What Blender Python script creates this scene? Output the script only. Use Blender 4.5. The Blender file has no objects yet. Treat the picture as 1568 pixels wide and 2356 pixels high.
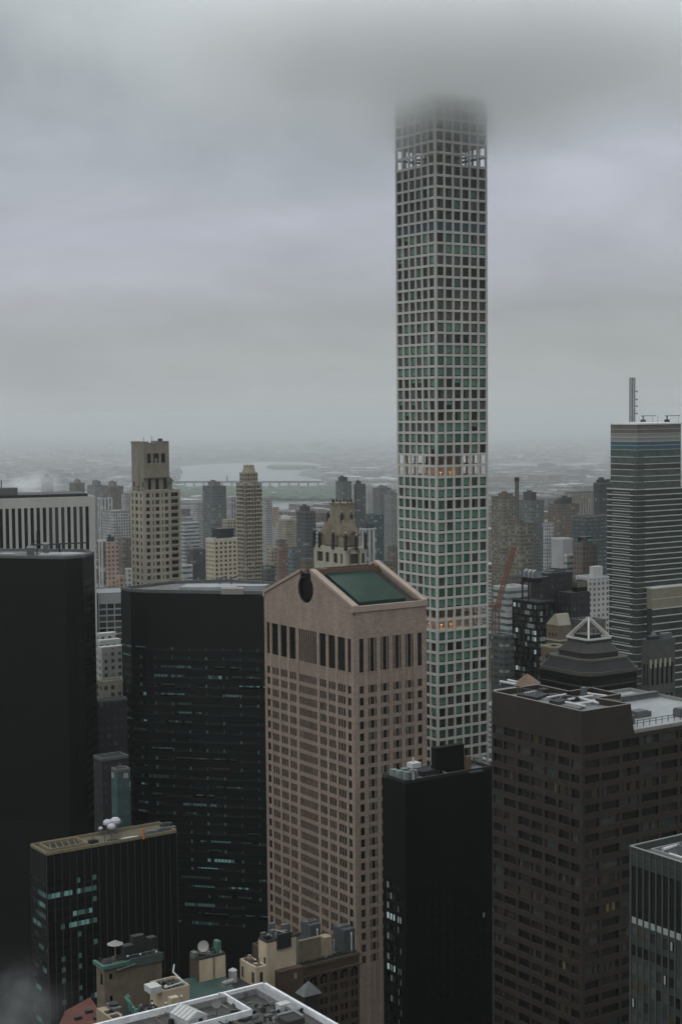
import bpy, math, random
from mathutils import Vector, Matrix
R = math.radians
rnd = random.Random(7)
scene = bpy.context.scene
COL = scene.collection
# ------------------------------------------------------------------ camera
F = 3600.0; CX = 784.0; CY = 1178.0        # focal length and centre in units of a 1568 x 2356 picture
CAMZ = 259.0; PITCH = math.atan((CY-942)/F); ROLL = 0.009
_f = Vector((0, math.cos(PITCH), -math.sin(PITCH)))
_u0 = Vector((0, math.sin(PITCH), math.cos(PITCH))); _r0 = Vector((1, 0, 0))
_r = _r0*math.cos(ROLL) - _u0*math.sin(ROLL)
_u = _u0*math.cos(ROLL) + _r0*math.sin(ROLL)
CAM = Vector((0, 0, CAMZ))
cd = bpy.data.cameras.new('camera'); co = bpy.data.objects.new('camera', cd); COL.objects.link(co)
cd.sensor_fit = 'VERTICAL'; cd.sensor_height = 36.0; cd.lens = 36.0*F/2356.0
cd.clip_start = 1; cd.clip_end = 60000
co.matrix_world = Matrix(((_r.x, _u.x, -_f.x, 0), (_r.y, _u.y, -_f.y, 0), (_r.z, _u.z, -_f.z, CAMZ), (0, 0, 0, 1)))
scene.camera = co
def ray(px, py): return _r*((px-CX)/F) + _u*((CY-py)/F) + _f
def at(px, py, D):                      # a point D metres ahead
    d = ray(px, py); return CAM + d*(D/d.y)
def onz(px, py, z):                     # where the line of sight meets height z
    d = ray(px, py); return CAM + d*((z-CAMZ)/d.z)
def proj(p):
    q = Vector(p)-CAM; w = q.dot(_f); return CX+F*q.dot(_r)/w, CY-F*q.dot(_u)/w
# ------------------------------------------------------------------ light
SKY = 0.10; EXPO = 0.0
SUN_EL, SUN_AZ = 48, 215                # degrees; azimuth of the direction the light comes from, clockwise from +Y
w = bpy.data.worlds.new('World'); scene.world = w; w.use_nodes = True
nt = w.node_tree; nt.nodes.clear()
def N(t, tp, **k):
    n = t.nodes.new(tp)
    for a, b in k.items(): setattr(n, a, b)
    return n
def s2l(c): return tuple(((v/255)/12.92 if v <= 10 else ((v/255+.055)/1.055)**2.4) for v in c)
out = N(nt, 'ShaderNodeOutputWorld'); bg = N(nt, 'ShaderNodeBackground')
sky = N(nt, 'ShaderNodeTexSky'); sky.sky_type = 'NISHITA'; sky.sun_disc = False
sky.sun_elevation = R(SUN_EL); sky.sun_rotation = R(SUN_AZ)
tc = N(nt, 'ShaderNodeTexCoord'); sep = N(nt, 'ShaderNodeSeparateXYZ')
nt.links.new(tc.outputs['Generated'], sep.inputs[0])
mp = N(nt, 'ShaderNodeMapping'); mp.inputs['Scale'].default_value = (2.2, 2.2, 7.5); mp.inputs['Location'].default_value = (3.1, 1.7, .55)
mp.inputs['Rotation'].default_value = (0, R(-14), 0)
nt.links.new(tc.outputs['Generated'], mp.inputs['Vector'])
nz = N(nt, 'ShaderNodeTexNoise'); nz.inputs['Scale'].default_value = 1.15; nz.inputs['Detail'].default_value = 5; nz.inputs['Roughness'].default_value = .42
nt.links.new(mp.outputs[0], nz.inputs['Vector'])
# elevation disturbed by the noise, so the cloud bands wander
ad = N(nt, 'ShaderNodeMath', operation='MULTIPLY_ADD'); ad.inputs[1].default_value = .16; ad.inputs[2].default_value = -.08
nt.links.new(nz.outputs['Fac'], ad.inputs[0])
el = N(nt, 'ShaderNodeMath', operation='ADD'); nt.links.new(sep.outputs['Z'], el.inputs[0]); nt.links.new(ad.outputs[0], el.inputs[1])
# left side darker higher up: tilt bands with x
tx = N(nt, 'ShaderNodeMath', operation='MULTIPLY_ADD'); tx.inputs[1].default_value = -.10
nt.links.new(sep.outputs['X'], tx.inputs[0]); nt.links.new(el.outputs[0], tx.inputs[2])
rp = N(nt, 'ShaderNodeValToRGB'); nt.links.new(tx.outputs[0], rp.inputs[0])
GAIN = 3.0       # the overcast sky is about three times brighter overhead than near the horizon
stops = [(0.0, (164, 169, 170), 1), (.03, (159, 163, 165), 1), (.055, (157, 161, 165), 1), (.09, (172, 175, 183), 1), (.13, (179, 182, 193), 1), (.17, (166, 172, 179), 1),
         (.21, (147, 154, 158), 1), (.255, (161, 170, 174), 1), (.33, (170, 177, 180), 1), (.55, (190, 196, 200), 1.9), (1.0, (192, 198, 202), 2.9)]
cr = rp.color_ramp
cr.elements[0].position = stops[0][0]; cr.elements[0].color = (*[v/GAIN for v in s2l(stops[0][1])], 1)
cr.elements[1].position = 1; cr.elements[1].color = (*[v*stops[-1][2]/GAIN for v in s2l(stops[-1][1])], 1)
for p, c, g_ in stops[1:-1]:
    e = cr.elements.new(p); e.color = (*[v*g_/GAIN for v in s2l(c)], 1)
# mottling: two finer layers of cloud texture
mp2 = N(nt, 'ShaderNodeMapping'); mp2.inputs['Scale'].default_value = (3.0, 3.0, 9.0); mp2.inputs['Rotation'].default_value = (0, R(-20), 0)
nt.links.new(tc.outputs['Generated'], mp2.inputs['Vector'])
nz2 = N(nt, 'ShaderNodeTexNoise'); nz2.inputs['Scale'].default_value = 2.2; nz2.inputs['Detail'].default_value = 9; nz2.inputs['Roughness'].default_value = .62; nz2.inputs['Distortion'].default_value = .4
nt.links.new(mp2.outputs[0], nz2.inputs['Vector'])
mt2 = N(nt, 'ShaderNodeMapRange'); mt2.inputs[1].default_value = .3; mt2.inputs[2].default_value = .7; mt2.inputs[3].default_value = .88; mt2.inputs[4].default_value = 1.1
nt.links.new(nz2.outputs['Fac'], mt2.inputs[0])
sc = N(nt, 'ShaderNodeVectorMath', operation='SCALE'); gm = N(nt, 'ShaderNodeMath', operation='MULTIPLY'); gm.inputs[1].default_value = 1.03*GAIN/SKY; nt.links.new(mt2.outputs[0], gm.inputs[0]); nt.links.new(gm.outputs[0], sc.inputs['Scale'])
nt.links.new(rp.outputs[0], sc.inputs[0])
mx = N(nt, 'ShaderNodeMix', data_type='RGBA'); mx.inputs['Factor'].default_value = .96
nt.links.new(sky.outputs[0], mx.inputs['A']); nt.links.new(sc.outputs[0], mx.inputs['B'])
nt.links.new(mx.outputs['Result'], bg.inputs['Color']); bg.inputs['Strength'].default_value = SKY
nt.links.new(bg.outputs[0], out.inputs[0])
sl = bpy.data.lights.new('sun', 'SUN'); sl.energy = .4; sl.angle = R(30); sl.color = (1, .96, .9)
so = bpy.data.objects.new('sun', sl); COL.objects.link(so)
_d = Vector((math.sin(R(SUN_AZ))*math.cos(R(SUN_EL)), math.cos(R(SUN_AZ))*math.cos(R(SUN_EL)), math.sin(R(SUN_EL))))
so.rotation_euler = _d.to_track_quat('Z', 'Y').to_euler()
scene.view_settings.view_transform = 'Standard'; scene.view_settings.look = 'None'
scene.view_settings.exposure = EXPO; scene.view_settings.gamma = 1
scene.cycles.max_bounces = 18; scene.cycles.diffuse_bounces = 3; scene.cycles.volume_bounces = 16
scene.cycles.transparent_max_bounces = 16; scene.cycles.volume_step_rate = 1.0
# ------------------------------------------------------------------ materials
MATS = {}
def bsdf(m): return m.node_tree.nodes['Principled BSDF']
def mat(name, col, rough=.8, var=.12, scale=.25, spec=.3, metal=0, emit=None, streak=1.0, blocks=None):
    """plain coloured material with soft weathering; blocks=(w,h) adds stone or brick courses"""
    if name in MATS: return MATS[name]
    m = bpy.data.materials.new(name); m.use_nodes = True; t = m.node_tree; b = bsdf(m)
    b.inputs['Roughness'].default_value = rough; b.inputs['Specular IOR Level'].default_value = spec; b.inputs['Metallic'].default_value = metal
    if var > 0:
        c = N(t, 'ShaderNodeTexCoord'); mpn = N(t, 'ShaderNodeMapping'); mpn.inputs['Scale'].default_value = (scale, scale, scale*streak)
        t.links.new(c.outputs['Object'], mpn.inputs[0])
        n = N(t, 'ShaderNodeTexNoise'); n.inputs['Scale'].default_value = 1; n.inputs['Detail'].default_value = 6; n.inputs['Roughness'].default_value = .65
        t.links.new(mpn.outputs[0], n.inputs['Vector'])
        mr = N(t, 'ShaderNodeMapRange'); mr.inputs[1].default_value = .3; mr.inputs[2].default_value = .7
        mr.inputs[3].default_value = 1-var; mr.inputs[4].default_value = 1+var; t.links.new(n.outputs['Fac'], mr.inputs[0])
        fac = mr.outputs[0]
        if blocks:
            s = N(t, 'ShaderNodeSeparateXYZ'); t.links.new(c.outputs['Object'], s.inputs[0])
            a = N(t, 'ShaderNodeMath', operation='ADD'); t.links.new(s.outputs[0], a.inputs[0]); t.links.new(s.outputs[1], a.inputs[1])
            cb = N(t, 'ShaderNodeCombineXYZ'); t.links.new(a.outputs[0], cb.inputs[0]); t.links.new(s.outputs[2], cb.inputs[1])
            br = N(t, 'ShaderNodeTexBrick'); br.inputs['Scale'].default_value = 1; br.inputs['Brick Width'].default_value = blocks[0]; br.inputs['Row Height'].default_value = blocks[1]
            br.inputs['Mortar Size'].default_value = .05*blocks[1]; br.inputs['Color1'].default_value = (1, 1, 1, 1); br.inputs['Color2'].default_value = (.78, .78, .78, 1)
            br.inputs['Mortar'].default_value = (.62, .62, .62, 1); t.links.new(cb.outputs[0], br.inputs['Vector'])
            mu = N(t, 'ShaderNodeMath', operation='MULTIPLY'); t.links.new(fac, mu.inputs[0]); t.links.new(br.outputs['Color'], mu.inputs[1]); fac = mu.outputs[0]
        v = N(t, 'ShaderNodeVectorMath', operation='SCALE'); v.inputs[0].default_value = col; t.links.new(fac, v.inputs['Scale'])
        t.links.new(v.outputs[0], b.inputs['Base Color'])
    else: b.inputs['Base Color'].default_value = (*col, 1)
    if emit: b.inputs['Emission Color'].default_value = (*emit[0], 1); b.inputs['Emission Strength'].default_value = emit[1]
    MATS[name] = m; return m
def fmat(name, wall, glass=(.03, .035, .035), pu=3.2, pz=3.3, a=.25, b=.3, roof=None, var=.5, lite=(.25, .25, .22), pl=.06):
    """far facade: a regular pattern of windows in the wall, for blocks whose windows are about a pixel"""
    if name in MATS: return MATS[name]
    m = bpy.data.materials.new(name); m.use_nodes = True; t = m.node_tree; bs = bsdf(m); L = t.links.new
    bs.inputs['Roughness'].default_value = .7
    c = N(t, 'ShaderNodeTexCoord'); s = N(t, 'ShaderNodeSeparateXYZ'); L(c.outputs['Object'], s.inputs[0])
    def M(op, x, y=None, z=None):
        n = N(t, 'ShaderNodeMath', operation=op)
        for i, q in enumerate((x, y, z)):
            if q is None: continue
            if isinstance(q, (int, float)): n.inputs[i].default_value = q
            else: L(q, n.inputs[i])
        return n.outputs[0]
    us = M('DIVIDE', M('ADD', s.outputs[0], s.outputs[1]), pu); zs = M('DIVIDE', s.outputs[2], pz)
    fu = M('FRACT', us); fz = M('FRACT', zs)
    mask = M('MULTIPLY', M('GREATER_THAN', fz, b), M('LESS_THAN', fz, 1-b*.45))
    if a > 0: mask = M('MULTIPLY', mask, M('MULTIPLY', M('GREATER_THAN', fu, a), M('LESS_THAN', fu, 1-a)))
    cb = N(t, 'ShaderNodeCombineXYZ'); L(M('FLOOR', us), cb.inputs[0]); L(M('FLOOR', zs), cb.inputs[1])
    wn = N(t, 'ShaderNodeTexWhiteNoise', noise_dimensions='2D'); L(cb.outputs[0], wn.inputs['Vector'])
    g = N(t, 'ShaderNodeMapRange'); g.inputs[3].default_value = 1-var; g.inputs[4].default_value = 1+var*2; L(wn.outputs[0], g.inputs[0])
    gv = N(t, 'ShaderNodeVectorMath', operation='SCALE'); gv.inputs[0].default_value = glass; L(g.outputs[0], gv.inputs['Scale'])
    lt = M('GREATER_THAN', wn.outputs[0], 1-pl)
    m0 = N(t, 'ShaderNodeMix', data_type='RGBA'); L(lt, m0.inputs['Factor']); L(gv.outputs[0], m0.inputs['A']); m0.inputs['B'].default_value = (*lite, 1)
    nz_ = N(t, 'ShaderNodeTexNoise'); nz_.inputs['Scale'].default_value = .06; nz_.inputs['Detail'].default_value = 5; L(c.outputs['Object'], nz_.inputs['Vector'])
    wr = N(t, 'ShaderNodeMapRange'); wr.inputs[1].default_value = .3; wr.inputs[2].default_value = .7; wr.inputs[3].default_value = .78; wr.inputs[4].default_value = 1.2; L(nz_.outputs['Fac'], wr.inputs[0])
    wv = N(t, 'ShaderNodeVectorMath', operation='SCALE'); wv.inputs[0].default_value = wall; L(wr.outputs[0], wv.inputs['Scale'])
    m1 = N(t, 'ShaderNodeMix', data_type='RGBA'); L(mask, m1.inputs['Factor']); L(wv.outputs[0], m1.inputs['A']); L(m0.outputs['Result'], m1.inputs['B'])
    ge = N(t, 'ShaderNodeNewGeometry'); s2 = N(t, 'ShaderNodeSeparateXYZ'); L(ge.outputs['Normal'], s2.inputs[0])
    m2 = N(t, 'ShaderNodeMix', data_type='RGBA'); L(M('GREATER_THAN', s2.outputs[2], .5), m2.inputs['Factor']); L(m1.outputs['Result'], m2.inputs['A'])
    rf = roof or (.22, .22, .215); rv = N(t, 'ShaderNodeVectorMath', operation='SCALE'); rv.inputs[0].default_value = rf; L(wr.outputs[0], rv.inputs['Scale'])
    L(rv.outputs[0], m2.inputs['B']); L(m2.outputs['Result'], bs.inputs['Base Color'])
    MATS[name] = m; return m
GLASS = dict(rough=.12, var=.15, scale=.5, spec=.5)
g_dark = mat('glass_dark', (.007, .008, .0075), rough=.2, var=.15, scale=.5, spec=.35)
g_black = mat('glass_black', (.004, .0042, .004), rough=.3, var=.15, scale=.5, spec=.15)
g_grey = mat('glass_grey', (.035, .042, .04), **GLASS)
g_brown = mat('glass_brown', (.022, .02, .016), **GLASS)
g_teal = mat('glass_teal_blind', (.085, .172, .135), rough=.25, var=.15, scale=.4, spec=.5)
g_teal2 = mat('glass_teal_deep', (.03, .085, .065), rough=.2, var=.15, scale=.4, spec=.5)
g_blue = mat('glass_blue', (.012, .045, .065), **GLASS)
g_tdark = mat('glass_teal_black', (.008, .018, .0165), rough=.2, var=.3, scale=.3, spec=.35)  # teal tint paints a faint reflection into the ribbon glass
g_mid = mat('glass_curtain_reflection', (.055, .06, .055), **GLASS)
g_white = mat('glass_pale_curtain_reflection', (.26, .29, .27), rough=.4, var=.2, scale=.7)
lit_teal = mat('office_light_teal', (.05, .12, .11), rough=.3, var=0, emit=((.30, .58, .53), .18))
lit_teal_faint = mat('office_light_teal_faint', (.02, .04, .035), rough=.3, var=0, emit=((.18, .34, .31), .03))
lit_teal_dim = mat('office_light_teal_dim', (.04, .08, .07), rough=.3, var=0, emit=((.22, .42, .39), .085))
lit_cool = mat('office_light_cool', (.1, .13, .13), rough=.3, var=0, emit=((.62, .75, .74), .42))
lit_cool_dim = mat('office_light_cool_dim', (.08, .1, .1), rough=.3, var=0, emit=((.5, .6, .58), .12))
lit_warm = mat('office_light_warm', (.05, .04, .02), rough=.3, var=0, emit=((.8, .6, .25), .055))
lit_warm_dim = mat('office_light_warm_dim', (.03, .026, .015), rough=.3, var=0, emit=((.6, .48, .25), .012))
lamp = mat('lamp_warm', (.9, .7, .4), var=0, emit=((1, .5, .25), .45))
m_conc = mat('pale_concrete', (.42, .41, .37), rough=.7, var=.13, scale=.12, streak=.4)
m_slab = mat('grey_slab', (.22, .21, .19), var=.1)
m_granite = mat('pink_granite', (.29, .22, .175), rough=.75, var=.2, scale=.22, streak=.3, blocks=(1.6, .75))
m_granite2 = mat('pink_granite_smooth', (.31, .238, .19), rough=.7, var=.1, scale=.3)
m_spandrel = mat('granite_spandrel', (.255, .195, .158), rough=.75, var=.1, scale=.3)
m_green = mat('green_roof_metal', (.010, .032, .022), rough=.35, var=.35, scale=.12)
m_darkroof = mat('dark_roof', (.03, .03, .028), var=.3, scale=.15)
m_black = mat('black_granite', (.0035, .0036, .0034), rough=.45, var=.3, scale=.2, streak=.2, spec=.2)
m_black2 = mat('black_panel', (.0035, .0034, .0032), rough=.55, var=.25, scale=.15, streak=.25, spec=.15)
m_brown = mat('brown_panel', (.030, .0225, .0165), rough=.7, var=.12, scale=.12, streak=.3, blocks=(2.4, 1.2))
m_marble = mat('white_marble', (.40, .39, .36), rough=.6, var=.12, scale=.15, streak=.15)
m_lime = mat('limestone', (.30, .275, .215), rough=.85, var=.16, scale=.14, streak=.5)
m_lime2 = mat('limestone_dark', (.19, .17, .13), rough=.85, var=.2, scale=.2, streak=.6)
m_copper = mat('copper_brown', (.13, .085, .055), rough=.6, var=.3, scale=.25)
m_copper_g = mat('copper_green', (.05, .12, .095), rough=.7, var=.25, scale=.4)
m_roof_l = mat('pale_gravel_roof', (.13, .135, .135), var=.35, scale=.12)
m_roof_m = mat('grey_roof', (.11, .115, .11), var=.4, scale=.16)
m_roof_w = mat('wet_white_roof', (.25, .26, .265), rough=.35, var=.25, scale=.1)
m_roof_t = mat('olive_gravel_roof', (.10, .085, .055), var=.3, scale=.3)
m_white = mat('white_paint', (.42, .42, .41), rough=.5, var=.15, scale=.4)
m_metal = mat('grey_metal', (.09, .095, .095), rough=.5, var=.2, scale=.5)
m_metal_d = mat('dark_metal', (.02, .021, .021), rough=.5, var=.2, scale=.5)
m_cream = mat('cream_render', (.43, .35, .25), rough=.85, var=.2, scale=.25, streak=.3)
m_cream2 = mat('cream_brick', (.25, .2, .14), rough=.85, var=.2, scale=.3, streak=.3)
m_brick = mat('brown_brick', (.07, .048, .032), rough=.9, var=.2, scale=.3, blocks=(.9, .35))
m_bricky = mat('tan_brick', (.13, .105, .075), rough=.9, var=.25, scale=.35)
m_orange = mat('orange_paint', (.42, .13, .04), rough=.5, var=.2, scale=.5)
m_rust = mat('rust_red_roof', (.085, .028, .02), rough=.8, var=.3, scale=.2)
# ------------------------------------------------------------------ mesh helpers
class MB:
    def __init__(s): s.v = []; s.f = []; s.m = []
    def face(s, pts, mi=0):
        n = len(s.v); s.v += [tuple(p) for p in pts]; s.f.append(tuple(range(n, n+len(pts)))); s.m.append(mi)
    def box(s, a, b, mi=0):
        x0, y0, z0 = a; x1, y1, z1 = b; n = len(s.v)
        s.v += [(x0, y0, z0), (x1, y0, z0), (x1, y1, z0), (x0, y1, z0), (x0, y0, z1), (x1, y0, z1), (x1, y1, z1), (x0, y1, z1)]
        for q in ((0, 3, 2, 1), (4, 5, 6, 7), (0, 1, 5, 4), (1, 2, 6, 5), (2, 3, 7, 6), (3, 0, 4, 7)):
            s.f.append(tuple(n+i for i in q)); s.m.append(mi)
    def prism(s, poly, z0, z1, mi=0, top=None, poly2=None):
        p2 = poly2 or poly; k = len(poly); n = len(s.v)
        s.v += [(p[0], p[1], z0) for p in poly] + [(p[0], p[1], z1) for p in p2]
        for i in range(k):
            j = (i+1) % k; s.f.append((n+i, n+j, n+k+j, n+k+i)); s.m.append(mi)
        s.f.append(tuple(n+k+i for i in range(k))); s.m.append(mi if top is None else top)
        s.f.append(tuple(n+k-1-i for i in range(k))); s.m.append(mi)
    def bar(s, a, b, r, mi=0, n=6):
        a = Vector(a); b = Vector(b); d = (b-a).normalized(); q = d.to_track_quat('Z', 'Y'); k = len(s.v)
        for p in (a, b):
            for i in range(n): s.v.append(tuple(p+q @ Vector((r*math.cos(i*2*math.pi/n+.785), r*math.sin(i*2*math.pi/n+.785), 0))))
        for i in range(n):
            j = (i+1) % n; s.f.append((k+i, k+j, k+n+j, k+n+i)); s.m.append(mi)
        s.f.append(tuple(k+n-1-i for i in range(n))); s.m.append(mi); s.f.append(tuple(k+n+i for i in range(n))); s.m.append(mi)
    def cone(s, c, r0, r1, z0, z1, mi=0, n=12):
        s.prism([(c[0]+r0*math.cos(i*2*math.pi/n), c[1]+r0*math.sin(i*2*math.pi/n)) for i in range(n)], z0, z1, mi,
                poly2=[(c[0]+max(r1, .01)*math.cos(i*2*math.pi/n), c[1]+max(r1, .01)*math.sin(i*2*math.pi/n)) for i in range(n)])
    def ball(s, c, r, mi=0, n=10, fl=1.0):
        k = len(s.v); m = n//2
        for j in range(m+1):
            t = math.pi*j/m
            for i in range(n):
                a = 2*math.pi*i/n; s.v.append((c[0]+r*math.sin(t)*math.cos(a), c[1]+r*math.sin(t)*math.sin(a), c[2]+r*fl*math.cos(t)))
        for j in range(m):
            for i in range(n):
                i2 = (i+1) % n; s.f.append((k+j*n+i, k+(j+1)*n+i, k+(j+1)*n+i2, k+j*n+i2)); s.m.append(mi)
    def build(s, name, mats, parent=None, loc=None, rz=0):
        me = bpy.data.meshes.new(name); me.from_pydata(s.v, [], s.f)
        for q in (mats if isinstance(mats, (list, tuple)) else [mats]): me.materials.append(q)
        if any(s.m): me.polygons.foreach_set('material_index', s.m)
        me.update(); o = bpy.data.objects.new(name, me); COL.objects.link(o)
        if loc is not None: o.location = loc
        o.rotation_euler.z = rz
        if parent is not None: o.parent = parent
        return o
def tag(o, label=None, cat=None, group=None, kind=None):
    if label: o['label'] = label
    if cat: o['category'] = cat
    if group: o['group'] = group
    if kind: o['kind'] = kind
    return o
def thing(name, label, cat, loc, rz=0, group=None):
    o = bpy.data.objects.new(name, None); COL.objects.link(o); o.location = loc; o.rotation_euler.z = rz
    o.empty_display_size = 2; return tag(o, label, cat, group)
GA = 34.0
USED = []; ALLB = []
class Bd:
    """a building: an Empty at its near corner on the ground, local x along the right-hand face, local y along the left-hand face"""
    def __init__(s, name, label, cat, pts, ang=GA, group=None, base=0):
        s.o = Vector((pts[0][0], pts[0][1], 0)); s.a = R(ang)
        s.root = thing(name, label, cat, (s.o.x, s.o.y, base), s.a, group); s.base = base
        s.pts = [s.loc(p) for p in pts]; s.wins = []; ALLB.append(s); s.ztop = pts[0].z if len(pts[0]) > 2 else 0
        cx = sum(p[0] for p in pts)/len(pts); cy = sum(p[1] for p in pts)/len(pts)
        USED.append((cx, cy, max((Vector((p[0]-cx, p[1]-cy)).length for p in pts))))
    def loc(s, p):
        x = p[0]-s.o.x; y = p[1]-s.o.y; c = math.cos(s.a); n = math.sin(s.a); return (x*c+y*n, -x*n+y*c)
    def part(s, name, mb, mats, parent=None): return mb.build(name, mats, parent or s.root)
    def windows(s, name='window', limit=100, key=None):
        ws = s.wins; s.wins = []
        if not ws: return
        if key: ws.sort(key=key)
        else: ws.sort(key=lambda w: (w[0].P(w[1], w[3], 0)[1]*.55+w[0].P(w[1], w[3], 0)[0]*.8)-w[3]*.25)
        mats = []
        def emit(mb, w):
            F_, s0, s1, z0, z1, d, mt = w
            if not isinstance(mt, tuple): mt = (mt,)
            ids = []
            for q in mt[:2]:
                if q not in mats: mats.append(q)
                ids.append(mats.index(q))
            P = F_.P
            if len(mt) == 1: mb.face([P(s0, z0, d), P(s1, z0, d), P(s1, z1, d), P(s0, z1, d)], ids[0])
            elif len(mt) == 3:      # a part-drawn curtain, a half-lowered blind or a painted-in reflection
                mb.face([P(s0, z0, d), P(s1, z0, d), P(s1, z1, d), P(s0, z1, d)], ids[0])
                x0, x1, y0, y1 = mt[2]
                mb.face([P(s0+(s1-s0)*x0, z0+(z1-z0)*y0, d-.03), P(s0+(s1-s0)*x1, z0+(z1-z0)*y0, d-.03), P(s0+(s1-s0)*x1, z0+(z1-z0)*y1, d-.03), P(s0+(s1-s0)*x0, z0+(z1-z0)*y1, d-.03)], ids[1])
            else:      # dark frame round a lighter blind, wider at the foot
                e = (s1-s0)*.07; f0 = (z1-z0)*.12; f1 = (z1-z0)*.05
                mb.face([P(s0, z0, d), P(s1, z0, d), P(s1, z1, d), P(s0, z1, d)], ids[0])
                mb.face([P(s0+e, z0+f0, d-.03), P(s1-e, z0+f0, d-.03), P(s1-e, z1-f1, d-.03), P(s0+e, z1-f1, d-.03)], ids[1])
        for i, w_ in enumerate(ws[:limit]):
            mats = []; mb = MB(); emit(mb, w_); mb.build(name, mats, s.root)
        if len(ws) > limit:
            mats = []; mb = MB()
            for w_ in ws[limit:]: emit(mb, w_)
            tag(mb.build(name, mats, s.root), kind='stuff')
class Fc:
    """one facade, from p to q (building coordinates), seen with p on the left; depth runs inwards"""
    def __init__(s, p, q):
        s.p = Vector(p); s.q = Vector(q); s.W = (s.q-s.p).length; s.d = (s.q-s.p)/s.W; s.n = Vector((-s.d.y, s.d.x))
    def P(s, t, z, dep=0):
        v = s.p+s.d*t+s.n*dep; return (v.x, v.y, z)
def relief(mb, F_, z0, z1, cols, rows, dep=.5, mi=0, sp=None, spmi=None, rmi=None):
    """wall with real openings: cols and rows are lists of (start, end). Returns the openings"""
    rmi = mi if rmi is None else rmi; spmi = mi if spmi is None else spmi
    def br(sp_, a, b):
        o = []; c = a
        for x, y in sorted(sp_):
            x = max(x, a); y = min(y, b)
            if y <= x: continue
            if x > c+1e-4: o.append((c, x, False))
            o.append((x, y, True)); c = y
        if b > c+1e-4: o.append((c, b, False))
        return o
    C = br(cols, 0, F_.W); Rw = br(rows, z0, z1); P = F_.P; res = []
    for za, zb, zw in Rw:
        if not zw and sp is None:
            mb.face([P(0, za), P(F_.W, za), P(F_.W, zb), P(0, zb)], mi); continue
        for sa, sb, sw in C:
            if not sw: mb.face([P(sa, za), P(sb, za), P(sb, zb), P(sa, zb)], mi)
            elif not zw:
                mb.face([P(sa, za, sp), P(sb, za, sp), P(sb, zb, sp), P(sa, zb, sp)], spmi)
                mb.face([P(sa, za), P(sa, za, sp), P(sa, zb, sp), P(sa, zb)], rmi); mb.face([P(sb, za, sp), P(sb, za), P(sb, zb), P(sb, zb, sp)], rmi)
            else:
                k = sp or 0
                mb.face([P(sa, za), P(sa, za, dep), P(sa, zb, dep), P(sa, zb)], rmi); mb.face([P(sb, za, dep), P(sb, za), P(sb, zb), P(sb, zb, dep)], rmi)
                mb.face([P(sa, za, k), P(sb, za, k), P(sb, za, dep), P(sa, za, dep)], rmi); mb.face([P(sa, zb, dep), P(sb, zb, dep), P(sb, zb, k), P(sa, zb, k)], rmi)
                res.append((sa, sb, za, zb, dep))
    return res
def even(n, W, frac, m=0.0):
    p = (W-2*m)/n; return [(m+p*i+p*(1-frac)/2, m+p*i+p*(1+frac)/2) for i in range(n)]
def rowsf(z0, z1, pitch, h, top=False):
    o = []; z = z1-pitch
    while z >= z0-1e-3: o.append((z+(pitch-h)*.5, z+(pitch+h)*.5)); z -= pitch
    return o
def corner(px, py, D, x1=None, x2=None, Lu=None, Lv=None, ang=GA):
    """footprint from its near corner at (px,py,D): x1/x2 say where the right and left faces end in the picture"""
    p = at(px, py, D); u = Vector((math.cos(R(ang)), math.sin(R(ang)), 0)); v = Vector((-u.y, u.x, 0))
    def run(dv, xt):
        lo, hi = 0.0, 400.0
        for _ in range(50):
            mid = (lo+hi)/2; x = proj(p+dv*mid)[0]
            if (x < xt) == (xt > px): lo = mid
            else: hi = mid
        return lo
    if Lu is None: Lu = run(u, x1)
    if Lv is None: Lv = run(v, x2)
    return [p.copy(), p+u*Lu, p+u*Lu+v*Lv, p+v*Lv], p.z, Lu, Lv
def roof_slab(B, poly, z, m, par_h=1.2, par_m=None, th=.5, sink=None, name='roof', wm=None):
    mb = MB(); mb.face([(p[0], p[1], z-(sink or 0)) for p in poly]); r = B.part(name, mb, m)
    if wm is not None:
        mb = MB()
        for i in range(len(poly)):
            F_ = Fc(poly[i], poly[(i+1) % len(poly)]); W = F_.W; P = F_.P; a = z-(sink or 0)
            mb.face([P(0, a, th), P(0, z-.05, th), P(W, z-.05, th), P(W, a, th)])
        B.part('parapet_wall', mb, wm)
    if par_m is not None:
        mb = MB(); k = len(poly); cx = sum(p[0] for p in poly)/k; cy = sum(p[1] for p in poly)/k
        for i in range(k):
            F_ = Fc(poly[i], poly[(i+1) % k]); t = th; W = F_.W; P = F_.P
            a = z-(sink or 0) if wm is None else z-.12; b = z+par_h; o_ = -.04
            q = [P(0, a, o_), P(W, a, o_), P(W, a, t), P(0, a, t), P(0, b, o_), P(W, b, o_), P(W, b, t), P(0, b, t)]
            n = len(mb.v); mb.v += q
            for f in ((4, 5, 6, 7), (0, 1, 5, 4), (1, 2, 6, 5), (2, 3, 7, 6), (3, 0, 4, 7)): mb.f.append(tuple(n+x for x in f)); mb.m.append(0)
        B.part('parapet', mb, par_m)
    return r
def pick(*pairs):
    t = sum(p for _, p in pairs); x = rnd.random()*t
    for m, p in pairs:
        x -= p
        if x <= 0: return m
    return pairs[-1][0]
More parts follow.
